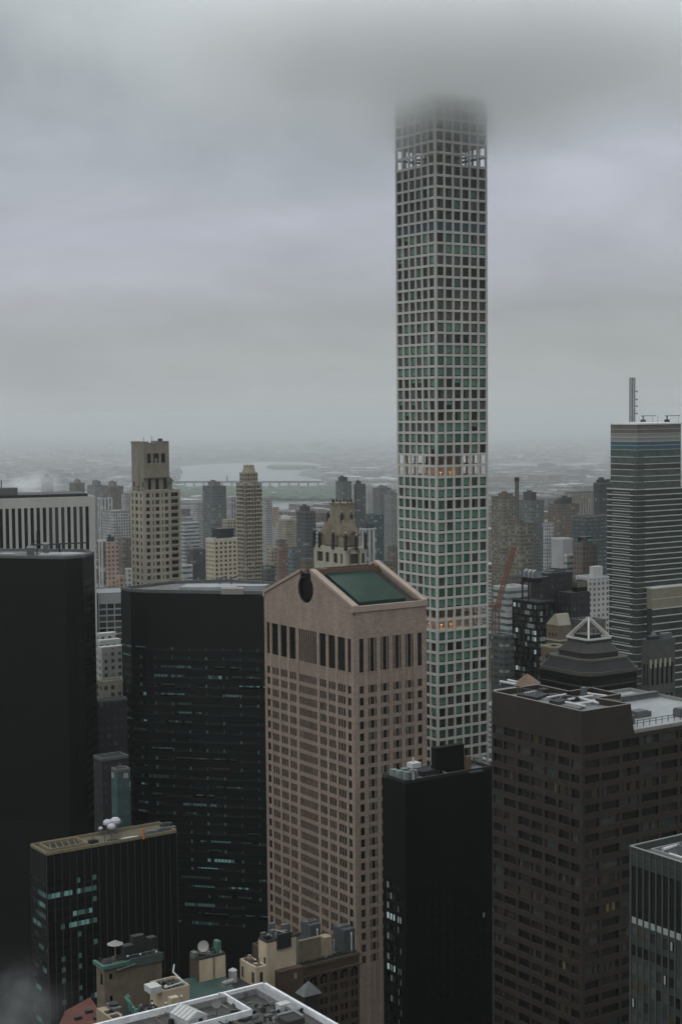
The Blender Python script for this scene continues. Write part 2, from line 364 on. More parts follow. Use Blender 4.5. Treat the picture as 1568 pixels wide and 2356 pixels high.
# ------------------------------------------------------------------ ground, water, far land
def struct(o): o['kind'] = 'structure'; return o
m_ground = bpy.data.materials.new('city_ground'); m_ground.use_nodes = True
t = m_ground.node_tree; b_ = bsdf(m_ground); b_.inputs['Roughness'].default_value = .9
c_ = N(t, 'ShaderNodeTexCoord'); v1 = N(t, 'ShaderNodeTexVoronoi'); v1.inputs['Scale'].default_value = .011; t.links.new(c_.outputs['Object'], v1.inputs['Vector'])
n1 = N(t, 'ShaderNodeTexNoise'); n1.inputs['Scale'].default_value = .0011; n1.inputs['Detail'].default_value = 8; n1.inputs['Roughness'].default_value = .7; t.links.new(c_.outputs['Object'], n1.inputs['Vector'])
r1 = N(t, 'ShaderNodeValToRGB'); t.links.new(v1.outputs['Color'], r1.inputs[0]); e = r1.color_ramp.elements
e[0].position = .2; e[0].color = (.035, .042, .036, 1); e[1].position = .97; e[1].color = (.16, .16, .15, 1); q = e.new(.7); q.color = (.06, .065, .058, 1)
r2 = N(t, 'ShaderNodeValToRGB'); t.links.new(n1.outputs['Fac'], r2.inputs[0]); e = r2.color_ramp.elements
e[0].position = .38; e[0].color = (.35, .45, .38, 1); e[1].position = .62; e[1].color = (1.25, 1.2, 1.12, 1)
mm = N(t, 'ShaderNodeMix', data_type='RGBA', blend_type='MULTIPLY'); mm.inputs['Factor'].default_value = 1
t.links.new(r1.outputs[0], mm.inputs['A']); t.links.new(r2.outputs[0], mm.inputs['B']); t.links.new(mm.outputs['Result'], b_.inputs['Base Color'])
mb = MB(); mb.face([(-30000, -3000, 0), (30000, -3000, 0), (30000, 40000, 0), (-30000, 40000, 0)]); struct(mb.build('ground', m_ground))
m_water = mat('river_water', (.12, .13, .13), rough=.22, var=.06, scale=.002, spec=.9)
m_wood = mat('tree_canopy_green', (.045, .072, .045), rough=1, var=.5, scale=.02)
def shore(pts, z=0, j=14, seg=90):
    o = []; k = len(pts)
    P = [onz(x, y, z) for x, y in pts]
    for i in range(k):
        a = P[i]; b = P[(i+1) % k]; n = max(1, int((b-a).length/seg))
        for q in range(n):
            p = a.lerp(b, q/n); o.append((p.x+rnd.uniform(-j, j)*2, p.y+rnd.uniform(-j, j)*3))
    return o
def sheet(name, pts, z, m, kind='structure'):
    mb = MB(); mb.face([(x, y, z) for x, y in pts]); o = mb.build(name, m); o['kind'] = kind; return o
bay = shore([(300, 1119), (300, 1098), (360, 1088), (392, 1076), (470, 1069), (600, 1062.5), (690, 1063), (745, 1071), (712, 1083), (690, 1096), (790, 1113), (700, 1121), (560, 1122), (430, 1124)])
sheet('bay_water', bay, .3, m_water)
sheet('river_water', shore([(520, 1161), (600, 1158), (700, 1151), (830, 1150), (905, 1154), (905, 1160), (830, 1166), (745, 1172), (690, 1185), (560, 1180)]), .3, m_water)
sheet('river_water', shore([(1120, 1070), (1210, 1066), (1290, 1067), (1400, 1063), (1400, 1069), (1300, 1075), (1230, 1073), (1150, 1076)]), .3, m_water)
sheet('river_water', shore([(1200, 1088), (1280, 1085), (1330, 1088), (1280, 1091)]), .3, m_water)
sheet('river_water', shore([(-150, 1093), (60, 1089), (150, 1091), (60, 1097), (-150, 1100)]), .3, m_water)
ISL = [shore([(628, 1078), (660, 1073.5), (712, 1074), (716, 1077), (680, 1080.5)], j=8)]
for s_ in ISL: sheet('island', s_, 1.2, m_wood)
def canopy(name, box, n, r, hh, label=None):
    """a wood: many rough crowns of different size in one mass"""
    mb = MB(); (xa, xb, ya, yb) = box
    for i in range(n):
        px = rnd.uniform(xa, xb); py = rnd.uniform(ya, yb); p = onz(px, py, 0); rr = r*rnd.uniform(.6, 1.5); h = hh*rnd.uniform(.6, 1.3); k = 6; n0 = len(mb.v)
        a0 = rnd.random()*6
        for zz, rs in ((0, .8), (h*.55, 1.0), (h*.9, .6)):
            for q in range(k):
                a = a0+q*2*math.pi/k; s2 = rs*rr*rnd.uniform(.8, 1.2); mb.v.append((p.x+s2*math.cos(a), p.y+s2*math.sin(a), zz*rnd.uniform(.85, 1.15)))
        mb.v.append((p.x, p.y, h))
        for l in range(2):
            for q in range(k):
                j = (q+1) % k; mb.f.append((n0+l*k+q, n0+l*k+j, n0+(l+1)*k+j, n0+(l+1)*k+q)); mb.m.append(0)
        for q in range(k): mb.f.append((n0+2*k+q, n0+2*k+(q+1) % k, n0+3*k)); mb.m.append(0)
    o = mb.build(name, m_wood); o['kind'] = 'stuff'; return o
canopy('wooded_shore', (405, 880, 1129, 1149), 1500, 26, 13)
canopy('wooded_shore', (560, 905, 1147, 1152), 200, 22, 12)
canopy('wooded_shore', (1120, 1420, 1108, 1135), 500, 24, 11)
canopy('wooded_shore', (630, 714, 1074.5, 1079.5), 160, 30, 10)
# railway viaduct across the bay
pa = onz(372, 1118.5, 0); pb = onz(742, 1118.5, 0)
br_ = thing('railway_viaduct', 'long grey railway viaduct on tall piers crossing the pale water in the distance', 'bridge', (pa.x, pa.y, 0), math.atan2(pb.y-pa.y, pb.x-pa.x))
LB = (pb-pa).length; m_br = mat('viaduct_steel', (.02, .022, .022), var=.1)
ZB = 0.0
for z_ in range(5, 90):
    if proj((pa.x+(pb.x-pa.x)/2, pa.y, z_))[1] < 1107: ZB = z_; break
mb = MB(); mb.box((0, -6, ZB-4), (LB, 6, ZB+1)); mb.build('deck', m_br, br_)
mb = MB(); mb.box((0, -6.4, ZB+1.01), (LB, -6, ZB+2.5)); mb.box((0, 6, ZB+1.01), (LB, 6.4, ZB+2.5)); mb.build('railing', m_br, br_)
for i in range(17):
    x = LB*(i+.5)/17; mb = MB(); mb.prism([(x-3.5, -4), (x+3.5, -4), (x+3.5, 4), (x-3.5, 4)], 0, ZB-4.01, poly2=[(x-2.2, -4), (x+2.2, -4), (x+2.2, 4), (x-2.2, 4)]); mb.build('pier', m_br, br_)
p_ = pa.lerp(pb, (524-372)/370); zt = CAMZ-(1096-946)*p_.y/F
mb = MB(); mb.bar((LB*(524-372)/370, 0, ZB+1), (LB*(524-372)/370, 0, zt), 3); mb.build('pylon', m_br, br_)
# far low-rise district: too many small blocks to count
def lowrise(name, n, d0, d1, hs, ws, mats, pa_=-500, pb_=2100, p=1.0, avoid=()):
    mb = MB(); ca = math.cos(R(GA)); sa = math.sin(R(GA)); k = 0
    while k < n:
        D = d0*((d1/d0)**(rnd.random()**p)); px = rnd.uniform(pa_, pb_); x = (px-CX)/F*D; y = D
        X, Y = proj((x, y, 0)); 
        if 395 < X < 760 and 1060 < Y < 1123: continue
        if 400 < X < 870 and 1119 < Y < 1152 and rnd.random() < .97: continue
        if 520 < X < 905 and 1148 < Y < 1182: continue
        if 1130 < X < 1400 and 1064 < Y < 1076: continue
        k += 1
        w_ = rnd.uniform(*ws); l_ = w_*rnd.uniform(.6, 2.4); h = rnd.uniform(*hs)*(2.2 if rnd.random() < .04 else 1)
        c = [(-w_/2, -l_/2), (w_/2, -l_/2), (w_/2, l_/2), (-w_/2, l_/2)]; q = rnd.choice([0, 0, 0, .4]); cq, sq = math.cos(R(GA)+q), math.sin(R(GA)+q)
        mb.prism([(x+a*cq-b*sq, y+a*sq+b*cq) for a, b in c], 0, h, rnd.randrange(len(mats)))
        if rnd.random() < .3:
            mb.prism([(x+a*.35*cq-b*.35*sq, y+a*.35*sq+b*.35*cq) for a, b in c], h, h+rnd.uniform(2, 4), rnd.randrange(len(mats)))
    o = mb.build(name, mats); o['kind'] = 'stuff'; return o
fl = [fmat('far_pale', (.22, .215, .2), roof=(.2, .2, .2)), fmat('far_grey', (.12, .12, .115), roof=(.1, .1, .1)), fmat('far_brick', (.16, .105, .08), roof=(.1, .1, .1)),
      fmat('far_dark', (.07, .075, .07), roof=(.06, .06, .06)), fmat('far_tan', (.17, .14, .1), roof=(.09, .09, .085)), fmat('far_white', (.4, .4, .39), roof=(.42, .43, .43))]
lowrise('distant_low_rise_district', 9500, 3300, 12000, (6, 17), (22, 62), fl[:5]+[fl[3], fl[1], fl[2], fl[3], fl[5]], p=1.0)
lowrise('low_rise_streets', 3000, 1500, 3600, (14, 30), (14, 30), fl[:5], pa_=-400, pb_=1960)

# ------------------------------------------------------------------ the supertall white grid tower
pts, zc, Lu, Lv = corner(1003, 1060, 660, x1=1130, x2=919)
S = (Lu+Lv)/2; pts, zc, Lu, Lv = corner(1003, 1060, 660, Lu=S, Lv=S)
def zat(px, py, p):       # height seen at that picture row above the point p
    lo, hi = -200, 700
    for _ in range(50):
        m = (lo+hi)/2
        if proj((p[0], p[1], m))[1] > py: lo = m
        else: hi = m
    return lo
bz = [zat(1003, y, pts[0]) for y in (323, 684, 1046, 1403)]
PZ = (bz[0]-bz[3])/42.0; Z0 = bz[3]-PZ*round(bz[3]/PZ)
T = Bd('supertall_tower', 'very tall slender white concrete grid tower with its top lost in cloud', 'skyscraper', pts)
fcs = [Fc((0, 0), (S, 0)), Fc((S, 0), (S, S)), Fc((S, S), (0, S)), Fc((0, S), (0, 0))]
NR = int((393-Z0)/PZ); top_n = [round((z-Z0)/PZ) for z in bz]
openrows = set()
for n_ in [top_n[0], top_n[2], top_n[3], top_n[3]-14, top_n[3]-28]: openrows |= {n_-1, n_-2}
cols = even(6, S, .79, .5)
ztop = Z0+NR*PZ
rowtype = {}
for r_ in range(NR):
    z = Z0+r_*PZ
    pt = .30 if z > 290 else (.62 if z > 240 else .8)
    rowtype[r_] = pick((('t'), pt*.6), ('m', .5), ('d', 1-pt))
for r_ in range(top_n[2]-14, top_n[2]-3):
    if rnd.random() < .7: rowtype[r_] = 't'
blue = round((zat(1003, 512, pts[0])-Z0)/PZ-.5); rowtype[blue] = 'b'
for q_ in (1, 2): rowtype[top_n[1]-q_] = 'r'
m_louvre = mat('brown_louvre', (.085, .068, .056), var=.3)
frame = MB()
for fi, F_ in enumerate(fcs):
    rows = [(Z0+r_*PZ+PZ*.115, Z0+r_*PZ+PZ*.895) for r_ in range(NR)]
    if fi in (0, 3):
        ops = relief(frame, F_, 0, ztop+1.2, cols, rows, dep=.7)
        for (a, b, za, zb, d) in ops:
            r_ = int(((za+zb)/2-Z0)/PZ)
            if r_ in openrows: continue
            ty = rowtype[r_]
            if ty == 't': mt = pick(((g_dark, g_teal), 8), ((g_dark, g_teal2), 3), (g_grey, 1))
            elif ty == 'b': mt = g_blue
            elif ty == 'r': mt = ((g_dark, m_louvre) if rnd.random() < .8 else g_brown)
            elif ty == 'd': mt = pick((g_grey, 2.5), (g_dark, 3), ((g_dark, g_mid), .8), ((g_dark, g_teal2), .6), ((g_dark, g_mid, (.62, .95, .08, .95)), 1.6), ((g_dark, g_grey, (.05, .45, .1, .95)), 1.3), ((g_dark, g_white, (.7, .85, .15, .8)), .12))
            else: mt = pick(((g_dark, g_mid, (.6, .94, .08, .95)), 1), ((g_dark, g_teal, (.06, .94, .55, .95)), 1.2), ((g_dark, g_teal), 3), (g_dark, 2), (g_grey, 2), ((g_dark, g_mid), 1.4), ((g_dark, g_teal2), 1.5))
            T.wins.append((F_, a, b, za, zb, d, mt))
    else:
        op2 = [r_ for r_ in range(NR) if r_ in openrows]
        relief(frame, F_, 0, ztop+1.2, cols, [(Z0+r_*PZ+PZ*.115, Z0+r_*PZ+PZ*.895) for r_ in op2], dep=.7)
T.part('concrete_frame', frame, m_conc)
vis = zat(1003, 1740, pts[0])
T.wins = [w_ for w_ in T.wins if w_[3] > vis-12]
T.windows(key=lambda w_: (w_[3] > 366, abs(w_[3]-225), w_[0] is fcs[3]))
core = MB(); c0 = S/2-5.2; c1 = S/2+5.2; core.box((c0, c0, 0), (c1, c1, ztop))
T.part('core', core, m_slab)
for n_ in [top_n[0], top_n[2], top_n[3], top_n[3]-14]:
    for k_, n2 in enumerate((n_-2, n_-1, n_)):
        mb = MB(); zz = Z0+n2*PZ; 
        if k_ == 1:      # the middle level is only a walkway round the core
            mb.box((c0-3, c0-3, zz-.2), (c1+3, c0, zz+.15)); mb.box((c0-3, c1, zz-.2), (c1+3, c1+3, zz+.15)); mb.box((c0-3, c0, zz-.2), (c0, c1, zz+.15)); mb.box((c1, c0, zz-.2), (c1+3, c1, zz+.15))
        else:
            mb.box((.72, .72, zz-.3), (S-.72, c0, zz+.3)); mb.box((.72, c1, zz-.3), (S-.72, S-.72, zz+.3)); mb.box((.72, c0, zz-.3), (c0, c1, zz+.3)); mb.box((c1, c0, zz-.3), (S-.72, c1, zz+.3))
        T.part('floor_slab', mb, m_slab)
    for k_ in range(5):
        x = [6, 11, 17, 5, 4.5][k_]; y = [5, 4.6, 5.2, 12, 19][k_]
        mb = MB(); zz = Z0+(n_-2)*PZ
        mb.box((x-.4, y-.4, zz+1.8), (x+.4, y+.4, zz+2.0)); mb.bar((x, y, zz+.3), (x, y, zz+1.8), .08)
        if n_ in top_n[2:4] and k_ != 2: T.part('floor_lamp', mb, lamp)
    if n_ in top_n[2:4]:
        for (x, y) in ((7, 4), (16, 4), (4.5, 15)):
            pl_ = bpy.data.lights.new('lamp_glow', 'POINT'); pl_.energy = 330; pl_.color = (1, .55, .28); pl_.shadow_soft_size = 1; po = bpy.data.objects.new('lamp_glow', pl_); COL.objects.link(po); po.parent = T.root; po.location = (x, y, Z0+(n_-2)*PZ+2.6)
mb = MB(); mb.box((.72, .72, ztop), (S-.72, S-.72, ztop+.5)); T.part('roof', mb, m_slab)

# ------------------------------------------------------------------ pink granite tower with the broken pediment
pts, zE, Lu, Lv = corner(812, 1397, 550, x1=980, x2=607)
B = Bd('pink_granite_tower', 'tall pink granite tower with a gabled top, round notch and green sloping roof', 'skyscraper', pts)
FR = Fc((0, 0), (Lu, 0)); FL = Fc((0, Lv), (0, 0)); wall = MB(); ZC = zE
# loggia and office rows
lt, lb = zE-11.6, zE-24.0
pz = 4.27; rt = lb-4.6
offr = []; z = rt
while z > 60: offr.append((z-2.75, z)); z -= pz
def sub(a, b, n, gap):
    w_ = (b-a-gap*(n-1))/n; return [(a+i*(w_+gap), a+i*(w_+gap)+w_) for i in range(n)]
tl = [(.028, .063), (.088, .164), (.192, .268), (.295, .368), (.404, .603), (.634, .706), (.733, .806), (.832, .912), (.937, .972)]
colsL = [(a*Lv, b*Lv) for a, b in tl]
wl = []
for i, (a, b) in enumerate(colsL): wl += [(a, b)] if i in (0, 8) else sub(a, b, 9 if i == 4 else 3, .24)
tr = [(.077, .136), (.194, .306), (.363, .476), (.533, .645), (.703, .815), (.874, .935)]
colsR = [(a*Lu, b*Lu) for a, b in tr]; wr = []
for i, (a, b) in enumerate(colsR):
    if i in (0, 5): wr.append((a, b))
    else:
        d = b-a; wr += [(a, a+d*.17), (a+d*.25, a+d*.75), (a+d*.83, b)]
logL = []
for i, (a, b) in enumerate(colsL): logL += [(a, b)] if i != 4 else sub(a, b, 8, .3)
logw = []
for F_, cw, cl in ((FL, wl, logL), (FR, wr, wr)):
    o1 = relief(wall, F_, 0, lb-.001, cw, offr, dep=.3, sp=.2, spmi=1)
    for (a, b, za, zb, d) in o1: B.wins.append((F_, a, b, za, zb, d, pick((g_dark, 5), (g_brown, 3), (g_grey, .35), (g_mid, .12))))
    o2 = relief(wall, F_, lb, zE-3 if F_ is FL else zE, cl, [(lb+.3, lt)], dep=.35 if F_ is FL else .3)
    for (a, b, za, zb, d) in o2: logw.append((F_, a, b, za, zb, d, g_dark))  # dark panes stand in for the shade deep inside the loggia
for F_ in (Fc((Lu, 0), (Lu, Lv)), Fc((Lu, Lv), (0, Lv))): relief(wall, F_, 0, zE, [], [])
B.part('wall', wall, [m_granite, m_spandrel])
B.wins = [w_ for w_ in B.wins if w_[3] > 72]
B.windows()
B.wins = logw; B.windows(name='loggia_shade_pane')
# gable walls
rise = 12.0; ridge = zE+rise
ncen = Lv*.51; nr = 5.2; nz_c = None
pm = B.root.matrix_world
def bw(x, y, z):     # building to world
    c = math.cos(B.a); s_ = math.sin(B.a); return (B.o.x+x*c-y*s_, B.o.y+x*s_+y*c, z)
for q in range(400):
    zz = zE-8+q*.06
    if proj(bw(0, ncen, zz))[1] < 1355: nz_c = zz; break
nh = 3.5
zG = zE-3
def gable(x0, x1, notch, zE=zE):
    mb = MB(); half = Lv/2; zE0 = zE
    def zt(y): return ridge-(abs(y-Lv/2)/(Lv/2))*rise
    out = [(0, zE), (0, zE-.0)]
    if notch:
        a0 = math.acos(nh/nr)
        arc = [(ncen+nr*math.cos(a), nz_c+nr*math.sin(a)) for a in [a0-(i/22)*(math.pi+2*a0) for i in range(23)]]
        # left half (y > ncen) and right half (y < ncen), split by the line under the circle
        ring = [(y, z) for y, z in arc]
        right_side = [p for p in ring if p[0] >= ncen-1e-6]; left_side = [p for p in ring if p[0] <= ncen+1e-6]
        zE = zG; A = [(Lv, zE), (Lv, zE0)]+[(ncen+nh, zt(ncen+nh))]+right_side+[(ncen, zE)]
        Bq = [(ncen, zE)]+left_side+[(ncen-nh, zt(ncen-nh))]+[(0, zE0), (0, zE)]
        polys = [A, Bq]
        yy = min(z for _, z in ring)
        if yy < zE:   # the circle dips below the eaves line: keep the wall whole there
            polys = [[(y, max(z, zE+.02)) for y, z in P] for P in polys]
    else: polys = [[(Lv, zE), (half, ridge), (0, zE)]]
    for P in polys:
        k = len(P); n = len(mb.v)
        mb.v += [(x0, y, z) for y, z in P]+[(x1, y, z) for y, z in P]
        mb.f.append(tuple(n+i for i in range(k))); mb.m.append(0); mb.f.append(tuple(n+k+k-1-i for i in range(k))); mb.m.append(0)
        for i in range(k):
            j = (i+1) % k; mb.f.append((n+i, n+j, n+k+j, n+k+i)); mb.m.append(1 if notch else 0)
    return mb, zt
mb, zt = gable(0.0, .7, True); B.part('gable_wall', mb, [m_granite, m_darkroof])  # notch reveals coloured dark, shade painted into the hole
mb, _ = gable(Lu-1.2, Lu, False); B.part('gable_wall', mb, [m_granite, m_granite2])
# raking copings
half = Lv/2
def coping(x0, x1, ya, yb, off=0):
    mb = MB(); za, zb = zt(ya)+off, zt(yb)+off
    pts_ = [(x0, ya, za-.6), (x1, ya, za-.6), (x1, ya, za+.55), (x0, ya, za+.55), (x0, yb, zb-.6), (x1, yb, zb-.6), (x1, yb, zb+.55), (x0, yb, zb+.55)]
    n = len(mb.v); mb.v += pts_
    for f in ((0, 1, 2, 3), (7, 6, 5, 4), (0, 4, 5, 1), (3, 2, 6, 7), (0, 3, 7, 4), (1, 5, 6, 2)): mb.f.append(tuple(n+i for i in f)); mb.m.append(0)
    return mb
B.part('coping', coping(-.45, 2.1, -.4, ncen-nh), m_granite2); B.part('coping', coping(-.45, 2.1, Lv+.4, ncen+nh), m_granite2)
B.part('coping', coping(Lu-2.0, Lu+.3, -.4, half), m_granite2); B.part('coping', coping(Lu-2.0, Lu+.3, Lv+.4, half), m_granite2)
mb = MB(); mb.box((-.4, -.45, zE-1.9), (Lu+.3, .9, zE+.1)); B.part('eaves_band', mb, m_granite2)
mb = MB(); mb.box((-.4, Lv-.9, zE-1.9), (Lu+.3, Lv+.45, zE+.1)); B.part('eaves_band', mb, m_granite2)
# gutter plane, its shadow put into the dark colour, and the green panel
def slope_panel(x0, x1, y0, y1, dz, th, side=1):
    mb = MB()
    Y = (lambda y: y) if side == 1 else (lambda y: Lv-y)
    p = [(x0, Y(y0), zt(y0)+dz), (x1, Y(y0), zt(y0)+dz), (x1, Y(y1), zt(y1)+dz), (x0, Y(y1), zt(y1)+dz)]
    n = len(mb.v); mb.v += [(a, b, c-th) for a, b, c in p]+p
    for f in ((4, 5, 6, 7), (0, 1, 5, 4), (1, 2, 6, 5), (2, 3, 7, 6), (3, 0, 4, 7), (3, 2, 1, 0)): mb.f.append(tuple(n+i for i in f)); mb.m.append(0)
    return mb
for sd in (1, -1):
    B.part('roof_gutter', slope_panel(.7, Lu-1.2, .9, half-nh-.2, -2.4, .3, sd), m_darkroof)
    B.part('roof', slope_panel(6.2, Lu-5.6, 5.2, half-nh-.2, -1.2, 1.2, sd), m_green)
mb = MB()     # ridge trough walls
mb.box((2.4, half-nh-.2, zE), (Lu-1.2, half-nh+.5, ridge-1.2)); mb.box((2.4, half+nh-.5, zE), (Lu-1.2, half+nh+.2, ridge-1.2)); B.part('ridge_wall', mb, mat('copper_brown_wall', (.10, .06, .042), var=.2))
mb = MB(); mb.box((5.5, half-nh+.5, zE), (8.2, half+nh-.5, ridge-1.0)); B.part('ridge_wall', mb, mat('copper_brown_wall', (.1, .06, .04)))
mb = MB(); mb.box((2.0, ncen-nr-.6, zE-3), (2.3, ncen+nr+.6, ridge-2.9)); B.part('notch_shade_sheet', mb, m_black)  # added black sheet, painted shade for the inside of the notch

# ------------------------------------------------------------------ black polygonal tower with teal office lights
def polypx(L, z): return [onz(x, y, z) for x, y in L]
B = Bd('black_granite_tower', 'broad black tower behind the pink gabled tower, with rows of teal lit windows', 'office tower',
       polypx([(334, 1357), (652, 1362), (648, 1341), (528, 1333), (400, 1336.5), (278, 1351), (300, 1355)], 184), ang=-6)
P_ = B.pts; wall = MB(); zr = 184; k = len(P_)
first = zat(334, 1487, B.o); rows = []; z = first
while z > 40: rows.append((z-1.45, z)); z -= 3.9
for i in range(k):
    F_ = Fc(P_[i], P_[(i+1) % k])
    if i in (0, 5, 6):
        ops = relief(wall, F_, 0, zr, [(.3, F_.W-.3)], rows, dep=.25)
        for (a, b, za, zb, d) in ops:
            n = max(2, int((b-a)/1.45)); run = 0
            for q in range(n):
                s0 = a+(b-a)*q/n; s1 = a+(b-a)*(q+1)/n
                if run <= 0 and rnd.random() < .05: run = rnd.randint(3, 10); rm = pick((lit_teal, 2), (lit_teal_dim, 4), (lit_teal_faint, 3), (lit_warm_dim, .3)); fz = rnd.choice([0, .2, .35, .55])
                if run > 0: mt = pick((rm, 6), (lit_teal_faint, 1.5), (lit_teal_dim, 1)); run -= 1; B.wins.append((F_, s0+.12, s1-.12, za+.05+fz*(zb-za), zb-.05, d-.02, mt)) if rnd.random() < .9 else B.wins.append((F_, s0, s1, za, zb, d, g_dark))
                elif q % 5 == 2 and rnd.random() < .75: B.wins.append((F_, s0+.35, s1-.5, za+.05, zb-.05, d-.02, pick((lit_teal_dim, 2), (lit_teal_faint, 3), (g_mid, 2), (g_teal, 1))))
                else: B.wins.append((F_, s0, s1, za, zb, d, g_tdark))
    else: relief(wall, F_, 0, zr, [], [])
B.part('wall', wall, m_black)
B.windows(key=lambda w_: (w_[6] is g_dark, w_[6] in (g_mid, g_teal, lit_teal_faint), -w_[3]))
roof_slab(B, P_, zr, m_roof_m, par_h=.2, par_m=m_metal, th=.8, sink=1.2)
def onroof(B_, px, py, z): p = onz(px, py, z); return B_.loc(p)
def poly_l(B_, L, z): return [onroof(B_, x, y, z) for x, y in L]
mb = MB(); mb.prism(poly_l(B, [(413, 1351), (540, 1351), (548, 1348), (610, 1348), (620, 1343.5), (430, 1343)], zr+.8), zr-1.19, zr+.8); B.part('roof_deck', mb, m_roof_w)
mb = MB(); mb.prism(poly_l(B, [(508, 1354.5), (560, 1354.5), (560, 1350.5), (508, 1350.5)], zr+1.2), zr-1.18, zr+1.2); B.part('roof_box', mb, m_slab)
for (x, y) in ((505, 1347), (532, 1346)):
    q = onroof(B, x, y, zr); mb = MB(); mb.bar((q[0], q[1], zr), (q[0], q[1], zr+3), .4); mb.bar((q[0], q[1], zr+3), (q[0]+3, q[1], zr+4), .4); B.part('vent_pipe', mb, m_metal)

# ------------------------------------------------------------------ far-left black glass tower
B = Bd('black_glass_tower', 'plain black glass tower at the left edge with a cluttered low roof', 'skyscraper',
       polypx([(-90, 1279), (150, 1283), (190, 1280), (217, 1271.5), (196, 1266), (-90, 1264)], 202), ang=4)
P_ = B.pts; wall = MB(); zr = 202
for i in range(len(P_)):
    F_ = Fc(P_[i], P_[(i+1) % len(P_)])
    rw = rowsf(95, zr-9, 3.6, 2.5)
    if i < 3:
        for (a, b, za, zb, d) in relief(wall, F_, 0, zr, [(.25, F_.W-.25)], rw, dep=.12):
            n = max(1, int((b-a)/3)); 
            for q in range(n):
                s0 = a+(b-a)*q/n; s1 = a+(b-a)*(q+1)/n
                B.wins.append((F_, s0+.1, s1-.1, za, zb, d, g_black))
    else: relief(wall, F_, 0, zr, [], [])
B.part('wall', wall, m_black2)
B.windows(key=lambda w_: (False, -w_[3]))
roof_slab(B, P_, zr, m_roof_m, par_h=.5, par_m=m_metal, th=.7, sink=.6)
for L_, h_, m_ in (([(90, 1279), (175, 1278), (200, 1275), (160, 1272.5), (100, 1274)], .5, m_roof_w), ([(2, 1279), (35, 1279), (30, 1276.5), (8, 1276)], .8, m_roof_w),
                  ([(62, 1278), (80, 1278), (78, 1272), (64, 1272)], 3, m_metal), ([(100, 1275), (113, 1275), (112, 1270), (100, 1270)], 4, m_metal)):
    mb = MB(); mb.prism(poly_l(B, L_, zr), zr-.59, zr+h_); B.part('roof_unit', mb, m_)
q = onroof(B, 86, 1273, zr)
mb = MB(); mb.bar((q[0], q[1], zr-.5), (q[0], q[1], zr+9), .22); mb.bar((q[0]+1, q[1], zr+6), (q[0]-3, q[1], zr+3), .15); B.part('mast', mb, m_metal_d)
mb = MB(); mb.bar((q[0]-1, q[1], zr+3.4), (q[0]+20, q[1], zr+4.0), .3); mb.bar((q[0]+9, q[1], zr-.5), (q[0]+9, q[1], zr+3.6), .5); B.part('cleaning_rig', mb, m_metal_d)

# ------------------------------------------------------------------ white striped slab, upper left
pts, zr, Lu, Lv = corner(-110, 1150.5, 792, x1=218.5, Lv=34, ang=19)
B = Bd('white_striped_tower', 'white marble tower with tall dark window strips behind the black glass tower', 'skyscraper', pts, ang=19)
F_ = Fc((0, 0), (Lu, 0)); wall = MB(); n = 22
cs = even(n, F_.W-2.0, .57, .6)
for (a, b, za, zb, d) in relief(wall, F_, 0, zr, cs, [(30, zr-5.2)], dep=.6):
    B.wins.append((F_, a, b, za, zb, d, pick((g_dark, 2), (g_grey, 1))))
for f in (Fc((Lu, 0), (Lu, Lv)), Fc((Lu, Lv), (0, Lv)), Fc((0, Lv), (0, 0))): relief(wall, f, 0, zr, [], [])
B.part('wall', wall, m_marble); B.windows(name='window_strip')
roof_slab(B, B.pts, zr, m_roof_m, par_h=.0, par_m=m_marble, th=1, sink=1)
mb = MB(); mb.box((8, 4, zr-1), (Lu-3, Lv-4, zr+1.4)); B.part('roof_box', mb, m_metal_d)
mb = MB(); mb.box((20, 8, zr), (34, 16, zr+5)); mb.bar((26, 10, zr+5), (26, 10, zr+9), .3); B.part('roof_box', mb, m_metal)
# ------------------------------------------------------------------ glass tower with white floor lines, right
pts, zr, Lu, Lv = corner(1464, 975, 976, x1=1565, x2=1403.5)
B = Bd('banded_glass_tower', 'tall glass tower at the right with thin white floor lines and two blue top bands', 'skyscraper', pts)
FR = Fc((0, 0), (Lu, 0)); FL = Fc((0, Lv), (0, 0))
m_band = mat('band_taupe', (.12, .11, .09), var=.15); m_louv = mat('band_louvre', (.22, .215, .2), var=.2, scale=.8)
m_bl = mat('band_blue', (.045, .095, .12), rough=.2, var=.2, scale=.3); m_gg = mat('band_glass_green', (.062, .078, .068), rough=.18, var=.35, scale=.15, streak=3)
m_gg2 = mat('band_glass_dark', (.04, .047, .042), rough=.18, var=.5, scale=.12, streak=3); m_line = mat('white_floor_edge', (.42, .43, .41), rough=.6, var=.1, scale=.1)
def zy(y): return zat(1464, y, B.o)
levels = [(975, 988, m_band), (988, 998, m_band), (998, 1007.5, m_louv), (1007.5, 1016.5, m_louv), (1016.5, 1025.5, m_bl), (1025.5, 1035.5, m_bl), (1035.5, 1052, m_gg),
          (1052, 1068, m_gg), (1068, 1081, m_gg2), (1081, 1096, m_gg), (1096, 1109, m_gg), (1109, 1127, m_gg)]
zp = zr
body = MB(); body.box((.3, .3, 0), (Lu, Lv, zr-.2)); B.part('core_wall', body, m_gg2)
